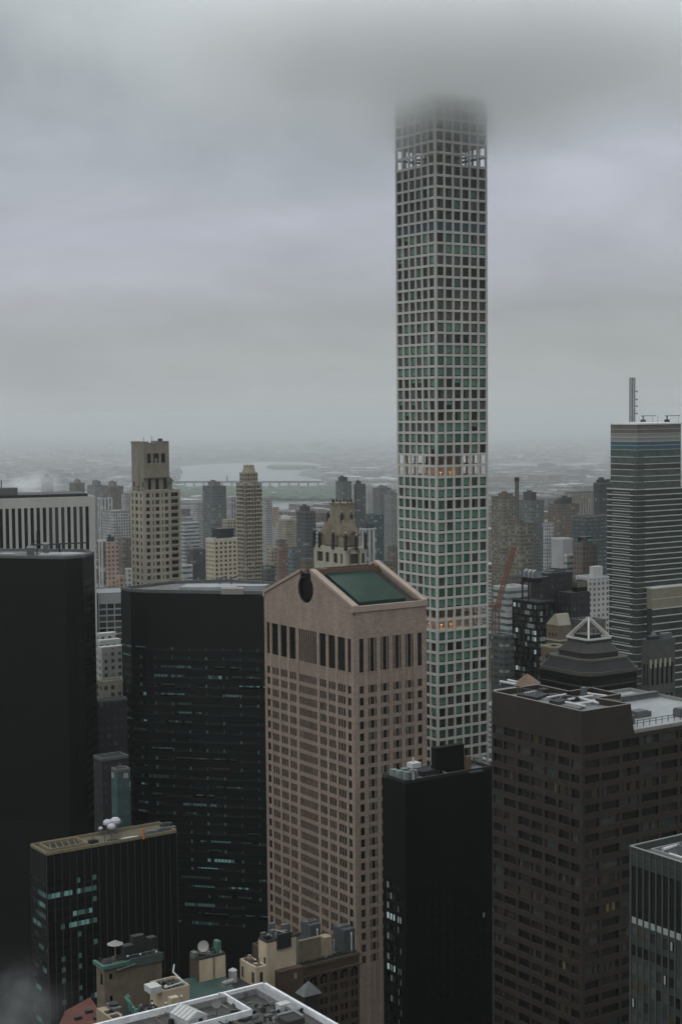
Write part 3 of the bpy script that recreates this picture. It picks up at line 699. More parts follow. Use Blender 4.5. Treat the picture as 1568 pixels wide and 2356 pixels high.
for (ya, yb, m_) in levels:
    a, b = zy(ya), zy(yb); mb = MB()
    mb.face([FR.P(0, b, .0), FR.P(Lu, b, .0), FR.P(Lu, a, .0), FR.P(0, a, .0)]); mb.face([FL.P(0, b, .0), FL.P(Lv, b, .0), FL.P(Lv, a, .0), FL.P(0, a, .0)])
    B.part('curtain_wall', mb, m_)
    mb = MB(); th = .32
    if m_ in (m_gg, m_gg2):
        mb.box((6.2, -.5, b-th), (Lu+.3, -.01, b+.1)); mb.box((-.5, 3, b-th), (-.01, Lv+.3, b+.1)); mb.box((-.22, -.22, b-.2), (6.2, -.01, b-.05)); mb.box((-.22, -.01, b-.2), (-.011, 3, b-.05))
    else: mb.box((-.3, -.3, b-.12), (Lu, -.01, b+.1)); mb.box((-.3, -.01, b-.12), (-.011, Lv, b+.1))
    B.part('floor_edge', mb, m_line)
mb = MB(); mb.box((-.5, -.5, zr-.6), (Lu+.5, Lv+.5, zr+.3)); B.part('roof', mb, mat('roof_edge_white', (.6, .6, .58), var=.1))
# lower, wider mass
zl = zy(1127); e1 = 2.2; z = zl; i = 0
def lower_slab(z, x0, y0, x1, y1, th=.45):
    mb = MB()
    mb.box((x0+7, y0-.45, z-th), (x1, y0-.0, z+.08)); mb.box((x0-.45, y0+3.5, z-th), (x0-.0, y1, z+.08)); mb.box((x0-.2, y0-.2, z-.35), (x0+7, y0-.01, z-.1)); mb.box((x0-.2, y0-.01, z-.35), (x0-.011, y0+3.5, z-.1))
    return mb
X0, Y0, X1, Y1 = .0, -.0, Lu+14, Lv+3.0
body = MB(); body.box((-.02, -.02, 0), (X1, Y1, zl)); B.part('lower_wall', body, mat('lower_glass', (.032, .042, .036), rough=.2, var=.6, scale=.1, streak=4))
B.part('floor_edge', lower_slab(zl+.3, -.02, -.02, X1, Y1, .7), m_line)
z = zl; y = 1127
while z > zy(1640):
    pitch = 12.55 if y < 1400 else 17.0
    y += pitch; z = zy(y); B.part('floor_edge', lower_slab(z, -.02, -.02, X1, Y1, .5 if y < 1400 else .62), m_line)
    mb = MB(); mb.box((-.55, 5.5, z+1.15), (-.3, Y1-5, z+1.4)); B.part('balustrade', mb, m_line)
# projecting beige bay
za, zb = zy(1357), zy(1402); mb = MB(); mb.box((8.5, -5.5, 0), (X1, -.47, za)); B.part('bay_wall', mb, mat('lower_glass', ()))
mb = MB(); mb.box((8.3, -5.7, zb), (X1, -.47, za+.2)); B.part('bay_top', mb, mat('beige_panel', (.20, .18, .13), var=.15))
mb = MB(); mb.box((8.1, -5.9, za+.2), (X1, -.47, za+.9)); B.part('parapet', mb, m_line)
mb = MB(); mb.box((8.1, -5.85, (za+zb)/2-.15), (X1, -5.71, (za+zb)/2+.15)); B.part('floor_edge', mb, m_line)
y = 1402
for i in range(12):
    z = zy(y); mb = MB(); mb.box((8.3, -5.95, z-.5), (X1, -5.51, z+.1)); B.part('floor_edge', mb, m_line); y += 17
# lattice mast
q = onroof(B, 1453, 972, zr); mb = MB(); mh = (972-861)*976/F; w2 = 1.25
for (a, b) in ((-w2, -w2), (w2, -w2), (w2, w2), (-w2, w2)): mb.bar((q[0]+a, q[1]+b, zr+.3), (q[0]+a, q[1]+b, zr+mh), .2, n=4)
nb = 14
for i in range(nb):
    za = zr+.3+mh*i/nb; zb = zr+.3+(mh-.3)*(i+1)/nb; cs = [(-w2, -w2), (w2, -w2), (w2, w2), (-w2, w2)]
    for j in range(4):
        a = cs[j]; b = cs[(j+1) % 4]
        if i % 2: a, b = b, a
        mb.bar((q[0]+a[0], q[1]+a[1], za), (q[0]+b[0], q[1]+b[1], zb), .2, n=4)
        mb.bar((q[0]+a[0], q[1]+a[1], zb), (q[0]+b[0], q[1]+b[1], zb), .16, n=4)
mast = thing('lattice_mast', 'dark lattice antenna mast on the roof of the banded glass tower', 'antenna', (B.o.x, B.o.y, 0), B.a)
mb.build('lattice', m_metal_d, mast)
for zz in (6, 11, 15.5, 21):
    mb = MB(); mb.bar((q[0]+w2, q[1]-w2, zr+zz), (q[0]+w2+1.6, q[1]-w2, zr+zz), .18); mb.ball((q[0]+w2+1.8, q[1]-w2, zr+zz), .55); mb.build('antenna', m_metal_d, mast)
for (px, w_, h_, rr) in ((1533, 18, 11, 1), (1478, 22, 9, 0)):
    q = onroof(B, px, 972, zr); r_ = thing('cleaning_crane', ('dark window cleaning crane at the right end of the banded tower roof' if rr else 'pale window cleaning crane beside the lattice mast on the banded tower roof'), 'crane', (B.o.x, B.o.y, 0), B.a, 'window cleaning cranes')
    mb = MB(); mb.box((q[0]-1.5, q[1]-1, zr+.3), (q[0]+1.5, q[1]+1, zr+2)); mb.bar((q[0], q[1], zr+2), (q[0], q[1], zr+4.4), .5); mb.build('base', m_metal_d if rr else m_metal, r_)
    mb = MB(); mb.bar((q[0]-1.5, q[1]+.5, zr+4.4), (q[0]+7, q[1]-5, zr+4.5), .22); mb.build('boom', m_metal_d if rr else m_metal, r_)
mb = MB()
for px in (1500, 1512, 1560):
    q = onroof(B, px, 972, zr); mb.bar((q[0], q[1], zr), (q[0], q[1], zr+4.5), .08, n=4)
B.part('lightning_rod', mb, m_metal_d)

# ------------------------------------------------------------------ brown tower with brick-wide windows, right foreground
pts, zr, Lu, Lv = corner(1338, 1636, 410, x1=1449.5, x2=1131.5)
B = Bd('brown_office_tower', 'broad dark brown office tower at the right with wide windows and a walled roof', 'office tower', pts)
BR = B; Lf = Lu+46
zs = zr-9.0    # roof of the lower block
q = onroof(B, 1460, 1681, zs)
lo, hi = zr-30, zr
for _ in range(40):
    m_ = (lo+hi)/2; w_ = bw_ = (B.o.x+Lu*math.cos(B.a), B.o.y+Lu*math.sin(B.a), m_)
    if proj(w_)[1] > 1681: lo = m_
    else: hi = m_
zs = m_
wall = MB()
FL = Fc((0, Lv), (0, 0)); FR = Fc((0, 0), (Lf, 0))
wz = zat(1338, 1718, B.o); pz = 4.02; rows = []; z = wz
while z > 70: rows.append((z-2.35, z)); z -= pz
cl = [(Lv*a, Lv*b) for a, b in ((.012, .115), (.135, .275), (.30, .43), (.45, .575), (.60, .725), (.75, .865), (.885, .975))]
pc = (cl[3][1]-cl[3][0])+1.0
cr_ = []; s_ = 1.0
wr_ = [5.2]+[6.4]*20
for i, w0 in enumerate(wr_):
    if s_+w0 > Lf-.8: break
    cr_.append((s_, s_+w0)); s_ += w0+1.0
for F_, cs in ((FL, cl), (FR, cr_)):
    top = zr if F_ is FL else zs
    ops = relief(wall, F_, 0, top, cs, [r for r in rows if r[1] < top-2], dep=.55)
    for (a, b, za, zb, d) in ops:
        n = max(3, round((b-a)/1.15)); lit = rnd.random() < .10 or (int(za/pz) % 6 == 2 and rnd.random() < .55)
        rr = pick((lit_warm_dim, 2), (lit_warm, .5), (g_mid, 2))
        if not lit: B.wins.append((F_, a, b, za, zb, d, pick((g_dark, 4), (g_grey, .7), (g_brown, 2))))
        else:
            for q_ in range(n):
                B.wins.append((F_, a+(b-a)*q_/n+.06, a+(b-a)*(q_+1)/n-.06, za, zb, d, rr if rnd.random() < .5 else g_brown))
# upper mass, right-hand face above the lower roof (its end leans slightly)
wall.face([(0, 0, zs), (Lu+1.2, 0, zs), (Lu, 0, zr), (0, 0, zr)])
def up(L_): return poly_l(B, L_, zr)
bp = up([(1338, 1636), (1449.5, 1621), (1371, 1605), (1427, 1596), (1359, 1581), (1308, 1589.5), (1237, 1574), (1132, 1588.5)])
bp[0] = (0, 0); bp[1] = (Lu, 0); bp[-1] = (0, Lv)
for i in range(1, len(bp)-1):
    F_ = Fc(bp[i], bp[i+1]); relief(wall, F_, zs-20, zr, [], [])
relief(wall, Fc((Lf, 0), (Lf, Lv+10)), 0, zs, [], [])
relief(wall, Fc((Lf, Lv+10), (Lu*.6, Lv+10)), 0, zs-.5, [], []); relief(wall, Fc((Lu*.6, Lv+10), (Lu*.6, Lv)), 0, zs-.5, [], [])
B.part('wall', wall, m_brown)
B.wins = [w_ for w_ in B.wins if w_[3] > 60]
B.windows(key=lambda w_: (w_[6] in (g_dark, g_brown, g_grey), -w_[3]))
roof_slab(B, bp, zr, m_roof_l, par_h=.0, par_m=mat('brown_coping', (.2, .19, .17), var=.1), th=.45, sink=1.7, wm=m_brown)
zf = zr-1.7
def zq_(L_): return poly_l(B, L_, zf)
for L_, h_, m_, nm in (([(1188, 1604), (1235, 1612), (1262, 1603), (1225, 1596)], .9, m_metal_d, 'plant_frame'), ([(1262, 1618), (1285, 1623), (1305, 1617), (1285, 1612)], .9, m_darkroof, 'roof_unit'),
                       ([(1334, 1607), (1342, 1609), (1350, 1607), (1342, 1605)], 3.2, m_metal, 'roof_box'), ([(1378, 1619), (1425, 1624), (1435, 1620), (1385, 1615)], 1.2, m_brown, 'roof_box'),
                       ([(1234, 1597), (1248, 1600), (1262, 1597), (1250, 1594)], 1.6, m_brown, 'roof_unit'), ([(1290, 1628), (1330, 1636), (1345, 1630), (1310, 1623)], .7, m_metal, 'roof_unit')):
    mb = MB(); mb.prism(zq_(L_), zf, zf+h_); B.part(nm, mb, m_)
for (xa, ya, xb, yb) in ((1300, 1622, 1346, 1632), (1335, 1613, 1375, 1624), (1256, 1612, 1300, 1604), (1305, 1616, 1362, 1607), (1325, 1627, 1368, 1620), (1345, 1601, 1395, 1608), (1205, 1602, 1235, 1596)):
    a = onroof(B, xa, ya, zf); b = onroof(B, xb, yb, zf); mb = MB(); mb.bar((a[0], a[1], zf+.8), (b[0], b[1], zf+.8), .34, n=8)
    for t_ in (.1, .5, .9): mb.bar((a[0]+(b[0]-a[0])*t_, a[1]+(b[1]-a[1])*t_, zf), (a[0]+(b[0]-a[0])*t_, a[1]+(b[1]-a[1])*t_, zf+.8), .15, n=4)
    B.part('roof_pipe', mb, m_white)
for (x_, y_) in ((1303, 1610), (1320, 1612), (1275, 1606)):
    q = onroof(B, x_, y_, zf); mb = MB(); mb.cone(q, 1.5, 1.5, zf, zf+.9); mb.cone(q, 1.2, 1.2, zf+.9, zf+1.2, n=12); B.part('cooling_fan', mb, m_metal_d)
for (x_, y_, w_, l_) in ((1340, 1618, 6, 3), (1365, 1612, 5, 2.5), (1250, 1605, 4, 5), (1330, 1632, 3.5, 2)):
    q = onroof(B, x_, y_, zf); mb = MB(); mb.box((q[0]-w_/2, q[1]-l_/2, zf), (q[0]+w_/2, q[1]+l_/2, zf+.12)); B.part('wet_patch', mb, m_roof_w)
mb = MB()
for i in range(9):
    a = onroof(B, 1190+i*7, 1600+i*1.4, zf); mb.bar((a[0], a[1], zf), (a[0], a[1], zf+2.4), .1, n=4)
a = onroof(B, 1190, 1600, zf); b = onroof(B, 1246, 1611, zf); mb.bar((a[0], a[1], zf+2.4), (b[0], b[1], zf+2.4), .1, n=4); B.part('railing', mb, m_metal)
# lower roof of the same tower
lp = [(Lu+1.3, 0), (Lf, 0), (Lf, Lv+10), (0, Lv+10), (0, Lv+.02), bp[-2], bp[4], bp[3], bp[2]]
mb = MB(); mb.face([(x, y, zs-.9) for x, y in ((Lu*.55, .5), (Lf, .5), (Lf, Lv+10), (Lu*.6, Lv+10))]); B.part('lower_roof', mb, m_roof_w)
mb = MB(); mb.box((Lu+1.4, -.05, zs-.9), (Lf, .4, zs+.05)); mb.box((Lu*.6, Lv+9.5, zs-.9), (Lf, Lv+10.05, zs+.05)); mb.box((Lf-.4, .4, zs-.9), (Lf+.05, Lv+9.5, zs+.05)); B.part('parapet', mb, mat('brown_coping', ()))
ry = Lv-3
mb = MB(); mb.box((Lu*.7, ry, zs-.9), (Lf-1, ry+1.2, zs+.7)); mb.box((Lu*.7, ry-.4, zs+.7), (Lf-1, ry+1.5, zs+.95)); B.part('cable_tray', mb, [m_metal])
mb = MB()
for i in range(26):
    x = Lu*.5+i*2.4; mb.bar((x, 5.5, zs-.9), (x, 5.5, zs+.9), .1, n=4)
mb.bar((Lu*.5, 5.5, zs+.9), (Lu*.5+60, 5.5, zs+.9), .1, n=4); mb.bar((Lu*.5, 5.5, zs+.2), (Lu*.5+60, 5.5, zs+.2), .08, n=4); B.part('railing', mb, m_metal_d)
for (x, y, a_, h_) in ((Lu+6, 9, 3, 2.5), (Lu+16, 14, 4, 1.6), (Lu+27, 7.5, 3, 2.2), (Lu+9, 16, 2, 3.3)):
    mb = MB(); mb.box((x, y, zs-.9), (x+a_*1.5, y+a_, zs-.9+h_)); mb.box((x+.2, y+.2, zs-.9+h_), (x+a_*1.2, y+a_-.3, zs-.6+h_)); B.part('roof_unit', mb, m_metal)

# ------------------------------------------------------------------ dark tower in front of the supertall's foot
pts, zr, Lu, Lv = corner(932, 1797, 480, x1=1131, x2=879)
B = Bd('black_brick_tower', 'black tower with small pale lit windows in front of the white grid tower', 'office tower', pts)
FL = Fc((0, Lv), (0, 0)); FR = Fc((0, 0), (Lu, 0)); wall = MB()
cs = [(.12*Lv, .25*Lv), (.27*Lv, .38*Lv), (.40*Lv, .5*Lv), (.60*Lv, .67*Lv), (.70*Lv, .77*Lv)]
zt_ = zat(905, 2045, B.o); rows = []; z = zt_; pz = 3.32
while z > 20: rows.append((z-2.1, z)); z -= pz
for (a, b, za, zb, d) in relief(wall, FL, 0, zr, cs, rows, dep=.3):
    r_ = int(za/pz); k_ = r_ % 11
    mt = pick((lit_cool, 6), (lit_cool_dim, 3)) if k_ in (2, 7) else pick((g_grey, 4), (g_dark, 3), (lit_cool_dim, 1.6), (g_mid, 1))
    B.wins.append((FL, a+.1, b-.1, za, zb, d, mt))
cr_ = even(10, Lu, .3, 2.0)
for (a, b, za, zb, d) in relief(wall, FR, 0, zr, cr_, [(r[0]+.3, r[1]-.2) for r in rows], dep=.25):
    i = int(a/Lu*10); B.wins.append((FR, a, b, za, zb, d, (lit_cool_dim if rnd.random() < (.09 if i >= 8 else .006) else g_black)))
for f in (Fc((Lu, 0), (Lu, Lv)), Fc((Lu, Lv), (0, Lv))): relief(wall, f, 0, zr, [], [])
B.part('wall', wall, m_black2); B.windows(key=lambda w_: (w_[6] in (g_dark, g_grey, g_black), -w_[3]))
roof_slab(B, B.pts, zr, m_roof_m, par_h=.1, par_m=m_metal_d, th=.5, sink=.9)
def pbox(B_, xl, xr, yt, D, h, m_, name='roof_box', Lv_=None, base=None, cx_=None, mats=None, extra=None):
    """box standing on a roof, placed by the picture position of its near top corner"""
    cx_ = cx_ if cx_ is not None else xl+(xr-xl)*.35
    p, z1, lu, lv = corner(cx_, yt, D, x1=xr, x2=xl)
    lp_ = [B_.loc(q) for q in p]; mb = MB(); z0 = z1-h if base is None else base
    mb.prism(lp_, z0, z1); return B_.part(name, mb, m_), lp_, z0, z1
pbox(B, 991, 1067, 1722, 492, 0, m_black2, 'penthouse', base=zr-1, cx_=1002)
pbox(B, 1067, 1083, 1741, 497, 0, m_copper, 'water_tank_housing', base=zr-1)
pbox(B, 950, 1010, 1776, 489, 0, m_metal_d, 'roof_box', base=zr-1)
pbox(B, 1067, 1112, 1778, 492, 0, m_metal_d, 'roof_box', base=zr-1)
for (x_, y_) in ((905, 1783), (920, 1786), (936, 1789), (950, 1784), (930, 1780)):
    q = onroof(B, x_, y_, zr); mb = MB(); mb.cone(q, 1.5, 1.5, zr-.9, zr+1.4, n=10); mb.cone(q, 1.2, 1.3, zr+1.4, zr+1.8, n=10); B.part('cooling_fan', mb, mat('pale_green_metal', (.14, .17, .155), var=.3))
mb = MB()
for i in range(14):
    a = onroof(B, 884+i*4.6, 1784-i*.4, zr); mb.bar((a[0], a[1], zr-.9), (a[0], a[1], zr+1.1), .08, n=4)
B.part('railing', mb, m_metal)
q = onroof(B, 950, 1765, zr+4); mb = MB(); mb.bar((q[0], q[1], zr), (q[0], q[1], zr+7), .3); mb.box((q[0]-1.5, q[1]-1.5, zr+4), (q[0]+2, q[1]+1.5, zr+5.5)); B.part('roof_unit', mb, m_white)

# ------------------------------------------------------------------ black curtain-wall slab with dishes on a tan roof, lower left
pts, zr, Lu, Lv = corner(107, 1963.5, 500, x1=406, x2=70.5)
B = Bd('black_slab_block', 'black glass slab block at the lower left with white dishes on its tan roof', 'office tower', pts)
BS = B
FL = Fc((0, Lv), (0, 0)); FR = Fc((0, 0), (Lu, 0)); wall = MB(); pz = 3.62
zt_ = zat(107, 2033, B.o); rows = []; z = zt_
while z > 8: rows.append((z-1.75, z)); z -= pz
wl_ = Lu*.40; p_ = Lu*.0558
for (a, b, za, zb, d) in relief(wall, FR, 0, zr, [(.25, wl_)], rows, dep=.12):
    n = int((b-a)/1.35); run = 0; rl = rnd.random() < .55
    for q_ in range(n):
        s0 = a+(b-a)*q_/n; s1 = a+(b-a)*(q_+1)/n
        if run <= 0 and rl and rnd.random() < .13: run = rnd.randint(3, 7)
        if run > 0: mt = pick((lit_teal, 4), (lit_teal_dim, 3), (lit_teal_faint, 1)); run -= 1
        elif q_ % 4 == 3 and rnd.random() < .5: mt = lit_teal_dim
        else: mt = g_black
        B.wins.append((FR, s0+.05, s1-.05, za+.05, zb-.05, d, mt))
for (a, b, za, zb, d) in relief(wall, FL, 0, zr, [(.25, Lv-.25)], rows, dep=.12):
    n = max(4, int((b-a)/1.2)); run = 0
    for q_ in range(n):
        s0 = a+(b-a)*q_/n; s1 = a+(b-a)*(q_+1)/n
        if run <= 0 and rnd.random() < .08: run = rnd.randint(2, 6)
        mt = pick((lit_teal, 2), (lit_teal_dim, 3)) if run > 0 else pick((g_dark, 5), (g_grey, 2)); run -= 1
        B.wins.append((FL, s0+.05, s1-.05, za+.05, zb-.05, d, mt))
for f in (Fc((Lu, 0), (Lu, Lv)), Fc((Lu, Lv), (0, Lv))): relief(wall, f, 0, zr, [], [])
B.part('wall', wall, m_black); B.windows(key=lambda w_: (w_[6] in (g_dark, g_grey, g_black), w_[6] in (lit_teal_dim, lit_teal_faint), -w_[3]))
x = .0; i = 0
m_fin = mat('mullion_metal', (.04, .04, .037), rough=.4, var=.1)
while x <= Lu+.01:
    mb = MB(); mb.box((x-.09, -.16, 6), (x+.09, -.01, zr-.3)); B.part('mullion', mb, m_fin); x += Lu/18; i += 1
for j in range(9):
    y = Lv*j/8; mb = MB(); mb.box((-.16, y-.07, 6), (-.01, y+.07, zr-.3)); B.part('mullion', mb, m_fin)
roof_slab(B, B.pts, zr, m_roof_t, par_h=.25, par_m=mat('tan_coping', (.17, .14, .085), var=.2), th=.35, sink=.8)
mb = MB(); x0, x1, y0, y1 = Lu*.05, Lu*.33, Lv*.18, Lv*.86; zz = zr-.79
for (a, b, c, d) in ((x0, y0, x1, y0+.4), (x0, y1-.4, x1, y1), (x0, y0+.4, x0+.4, y1-.4), (x1-.4, y0+.4, x1, y1-.4)): mb.box((a, b, zz), (c, d, zz+1.3))
B.part('pit_wall', mb, mat('tan_coping', ())); mb = MB(); mb.face([(x0+.4, y0+.4, zz+.02), (x1-.4, y0+.4, zz+.02), (x1-.4, y1-.4, zz+.02), (x0+.4, y1-.4, zz+.02)]); B.part('pit_floor', mb, m_darkroof)
mb = MB()
for i in range(5): mb.bar((x0+1+i*2.2, y0+1, zz+.6), (x0+3+i*2.2, y1-1, zz+.6), .3)
B.part('roof_pipe', mb, m_roof_t)
for i, (x_, y_, h_) in enumerate(((257, 1922, 3.0), (248, 1914, 3.2), (266, 1913, 3.6), (232, 1916, 1.5))):
    q = onroof(B, x_, y_, zr); r_ = thing('satellite_dish', ['white dome dish, front one of the cluster on the tan roof', 'white dome dish, left one of the cluster on the tan roof', 'largest white dome dish of the cluster on the tan roof', 'small white dish at the back edge of the tan roof'][i], 'dish', (B.o.x, B.o.y, 0), B.a, 'dishes on the tan roof')
    mb = MB(); mb.bar((q[0], q[1], zr-.8), (q[0], q[1], zr+h_-.8), .35, n=8); mb.build('mount', m_metal, r_)
    mb = MB(); mb.ball((q[0], q[1], zr+h_), [1.5, 1.6, 1.9, .8][i], fl=.75); mb.build('dome', mat('dish_white', (.38, .38, .42), var=.05), r_)
q = onroof(B, 330, 1925, zr); mb = MB(); mb.bar((q[0], q[1], zr-.8), (q[0], q[1], zr+2.7), .42, n=8); B.part('orange_pipe', mb, m_orange)
for (x_, y_, s_, h_, m_) in ((382, 1906, 3.5, 1.2, m_metal), (383, 1903, 2, 2.2, m_darkroof), (347, 1912, 2.6, .8, m_metal), (300, 1926, 3, .6, m_white), (215, 1934, 1.5, 1, m_metal_d), (262, 1930, 2, .5, m_metal_d)):
    q = onroof(B, x_, y_, zr); mb = MB(); mb.box((q[0]-s_, q[1]-1, zr-.8), (q[0]+s_, q[1]+1, zr-.8+h_)); mb.box((q[0]-s_*.7, q[1]-.7, zr-.8+h_), (q[0]+s_*.5, q[1]+.7, zr-.6+h_)); B.part('roof_unit', mb, m_)
for x_ in (215, 241):
    q = onroof(B, x_, 1934, zr); mb = MB(); mb.bar((q[0], q[1], zr-.8), (q[0], q[1], zr+2.6), .13); B.part('vent_pipe', mb, m_metal)

# ------------------------------------------------------------------ grey-green glass block, lower right
p0 = at(1447, 1946, 335); z_ = p0.z
v_ = Vector((-math.sin(R(GA)), math.cos(R(GA)), 0)); u_ = Vector((math.cos(R(GA)), math.sin(R(GA)), 0)); Lv = 42; Lu = 48
near = p0-v_*Lv
B = Bd('grey_glass_block', 'grey green glass office block in the lower right corner with pipes on its roof', 'office tower', [near, near+u_*Lu, near+u_*Lu+v_*Lv, p0])
zr = z_; FL = Fc((0, Lv), (0, 0)); wall = MB(); m_gw = mat('grey_green_metal', (.05, .056, .05), rough=.5, var=.12, scale=.2, streak=.3)
pzz = 3.95; zt_ = zr-17.5
mb = MB()
nb = 22
cs = even(nb, Lv, .8, .35)
z = zt_; rows = [(zt_+.6, zr-4.2)]; r2 = []
while z > 40: r2.append((z-2.6, z-.2)); r2.append((z+.0-pzz+.15, z-2.9)) if False else None; z -= pzz
for (a, b, za, zb, d) in relief(wall, FL, 0, zr, cs, rows+r2, dep=.22, sp=.12, spmi=1):
    i = int(a/Lv*nb)
    if zb-za > 6:
        if i >= 9: 
            mid_ = zr-12.3; B.wins.append((FL, a, b, za, mid_+5.5, d, g_grey)); B.wins.append((FL, a, b, mid_+5.5 if mid_+5.5 < zb else zb-.1, zb, d, g_dark)); B.wins.append((FL, a, b, za, zr-9.5, d-.02, g_white if i % 3 else g_mid))
        else: B.wins.append((FL, a, b, za, zb, d, g_dark)); B.wins.append((FL, a, b, za, za+1.4, d-.02, g_white))
    else:
        B.wins.append((FL, a, b, za, zb, d, pick((g_grey, 4), (g_mid, 5), (g_dark, 2), (g_brown, 1.5), (lit_warm_dim, 1.1), (lit_warm, .25), ((g_grey, g_mid, (.1, .9, .4, .95)), 2), ((g_dark, g_white, (.15, .5, .1, .9)), 1))))  # paler panes and insets also paint reflections into the glass
for f in (Fc((0, 0), (Lu, 0)), Fc((Lu, 0), (Lu, Lv)), Fc((Lu, Lv), (0, Lv))): relief(wall, f, 0, zr, [], [])
B.part('wall', wall, [m_gw, mat('dark_spandrel', (.035, .042, .037), rough=.25, var=.2)]); B.windows(key=lambda w_: (-w_[1]*.4-w_[3]))
roof_slab(B, B.pts, zr, m_roof_m, par_h=.1, par_m=mat('grey_coping', (.22, .23, .22), var=.1), th=.3, sink=1.6, wm=m_gw)
mb = MB(); e_ = 3.2; zz = zr-1.59
for (a, b, c, d) in ((e_, e_, Lu-e_, e_+.3), (e_, Lv-e_-.3, Lu-e_, Lv-e_), (e_, e_+.3, e_+.3, Lv-e_-.3)): mb.box((a, b, zz), (c, d, zz+1.2))
B.part('inner_kerb', mb, mat('grey_coping', ()))
for i, (x, y, r_) in enumerate(((9.5, Lv-8.5, 2.6), (15.5, Lv-8, 2.6), (10, Lv-15, 2.6), (16, Lv-15, 2.6))):
    mb = MB(); mb.cone((x, y), r_, r_, zz, zz+2.3, n=20); B.part('cooling_tower', mb, m_metal); mb = MB(); mb.cone((x, y), r_*.82, r_*.82, zz+2.31, zz+2.34, n=20); B.part('fan_opening', mb, m_darkroof)
for a, b in (((5, Lv-5, 2), (12, Lv-4.6, 2)), ((12, Lv-4.6, 2), (12, Lv-4.6, 4.2)), ((13, Lv-12, 2.8), (13, Lv-5, 2.8)), ((13, Lv-11.5, 2.8), (20, Lv-11.5, 2.8)), ((6, Lv-11, 1), (6, Lv-6, 1)), ((14, Lv-4.8, 1.6), (24, Lv-4.4, 1.6))):
    mb = MB(); mb.bar((a[0], a[1], zz+a[2]-.9), (b[0], b[1], zz+b[2]-.9), .42, n=8); B.part('roof_pipe', mb, m_white)

# ------------------------------------------------------------------ stepped tower with open metal pyramid
pts, _, Lu, Lv = corner(1350, 1552, 600, x1=1478, x2=1229)
B = Bd('pyramid_topped_tower', 'dark stepped tower with an open white metal pyramid on its top', 'office tower', pts)
cx_, cy_ = Lu/2, Lv/2
cw_ = (B.o.x+cx_*math.cos(B.a)-cy_*math.sin(B.a), B.o.y+cx_*math.sin(B.a)+cy_*math.cos(B.a))
def oct_(e, cf):    # chamfered rectangle inset by e with a rounded near corner
    x0, y0, x1, y1 = e, e, Lu-e, Lv-e; c = cf
    return [(x0+c, y0), (x1-c*.5, y0), (x1, y0+c*.5), (x1, y1-c*.5), (x1-c*.5, y1), (x0+c*.5, y1), (x0, y1-c*.5), (x0, y0+c), (x0+c*.12, y0+c*.5), (x0+c*.5, y0+c*.12)]
ztip = zat(1351, 1421, cw_)
def zc_(y, e):      # height of the near corner at inset e for picture row y
    p = (B.o.x+e*math.cos(B.a)-e*math.sin(B.a), B.o.y+e*math.sin(B.a)+e*math.cos(B.a)); return zat(1350, y, p)
m_py = mat('grey_brown_panel', (.022, .021, .018), rough=.6, var=.2, scale=.15); m_pl = mat('sloped_dark_glass', (.016, .017, .018), rough=.5, spec=.15, var=.35, scale=.1)
m_ln = mat('band_light_edge', (.06, .057, .046), var=.15)
hw = min(Lu, Lv)/2
e3 = hw-hw*.40; e2 = hw-hw*.62; e2b = e2-.3; e1 = hw-hw*.80; 
zb3 = zc_(1473, e3); z2t = zc_(1507, e2); z2b = zc_(1524, e2); z1t = zc_(1527, e1); z1b = zc_(1551, 0)
c = 7
body = MB(); body.prism(oct_(0, c), 0, z1b-1.4); B.part('wall', body, m_black2)
mb = MB(); mb.prism(oct_(-.25, c), z1b-1.4, z1b-.0); B.part('ledge', mb, m_ln)
mb = MB(); mb.prism(oct_(.3, c), z1b, z1t, poly2=oct_(e1, c*.8)); B.part('sloped_roof', mb, m_pl)
mb = MB(); mb.prism(oct_(e1-.2, c*.8), z1t, z1t+.9); B.part('ledge', mb, m_ln)
mb = MB(); mb.prism(oct_(e2, c*.7), z1t+.9, z2t); B.part('wall', mb, m_py)
mb = MB(); mb.prism(oct_(e2-.25, c*.7), z2t, z2t+.5); B.part('ledge', mb, m_ln)
mb = MB(); mb.prism(oct_(e2+.2, c*.7), z2t+.5, zb3-1.2, poly2=oct_(e3, c*.3)); B.part('sloped_roof', mb, m_py)
mb = MB(); mb.prism(oct_(e3-.3, c*.3), zb3-1.2, zb3-.4); B.part('ledge', mb, m_darkroof)
zq = z1b-1.4
for i in range(9):
    z = zq-2.0-i*3.9; mb = MB(); mb.prism(oct_(-.12, c), z-1.9, z); B.part('window_band', mb, g_dark)
    mb = MB(); mb.prism(oct_(-.2, c), z-2.3, z-1.9); B.part('ledge', mb, m_ln)
sq = [(e3, e3), (Lu-e3, e3), (Lu-e3, Lv-e3), (e3, Lv-e3)]
pyr = MB(); m_wp = mat('white_steel', (.42, .41, .38), var=.1)
for i in range(4):
    a = sq[i]; b = sq[(i+1) % 4]; mb = MB(); mb.bar((a[0], a[1], zb3), (b[0], b[1], zb3), .5, n=4); B.part('base_beam', mb, m_wp)
    mb = MB(); tp = (cx_+(a[0]-cx_)*.06, cy_+(a[1]-cy_)*.06, ztip); mb.bar((a[0], a[1], zb3), tp, .48, n=4); mb.bar((a[0]*.86+cx_*.14, a[1]*.86+cy_*.14, zb3), (cx_+(a[0]-cx_)*.03, cy_+(a[1]-cy_)*.03, ztip-.8), .25, n=4); B.part('pyramid_rib', mb, m_wp)
mb = MB(); mb.box((cx_-4, cy_-4, zb3-.4), (cx_+3, cy_+4, zb3+1.4)); mb.bar((cx_-2, cy_-5, zb3), (cx_-2, cy_-5, zb3+3.6), .15); B.part('roof_unit', mb, m_metal_d)

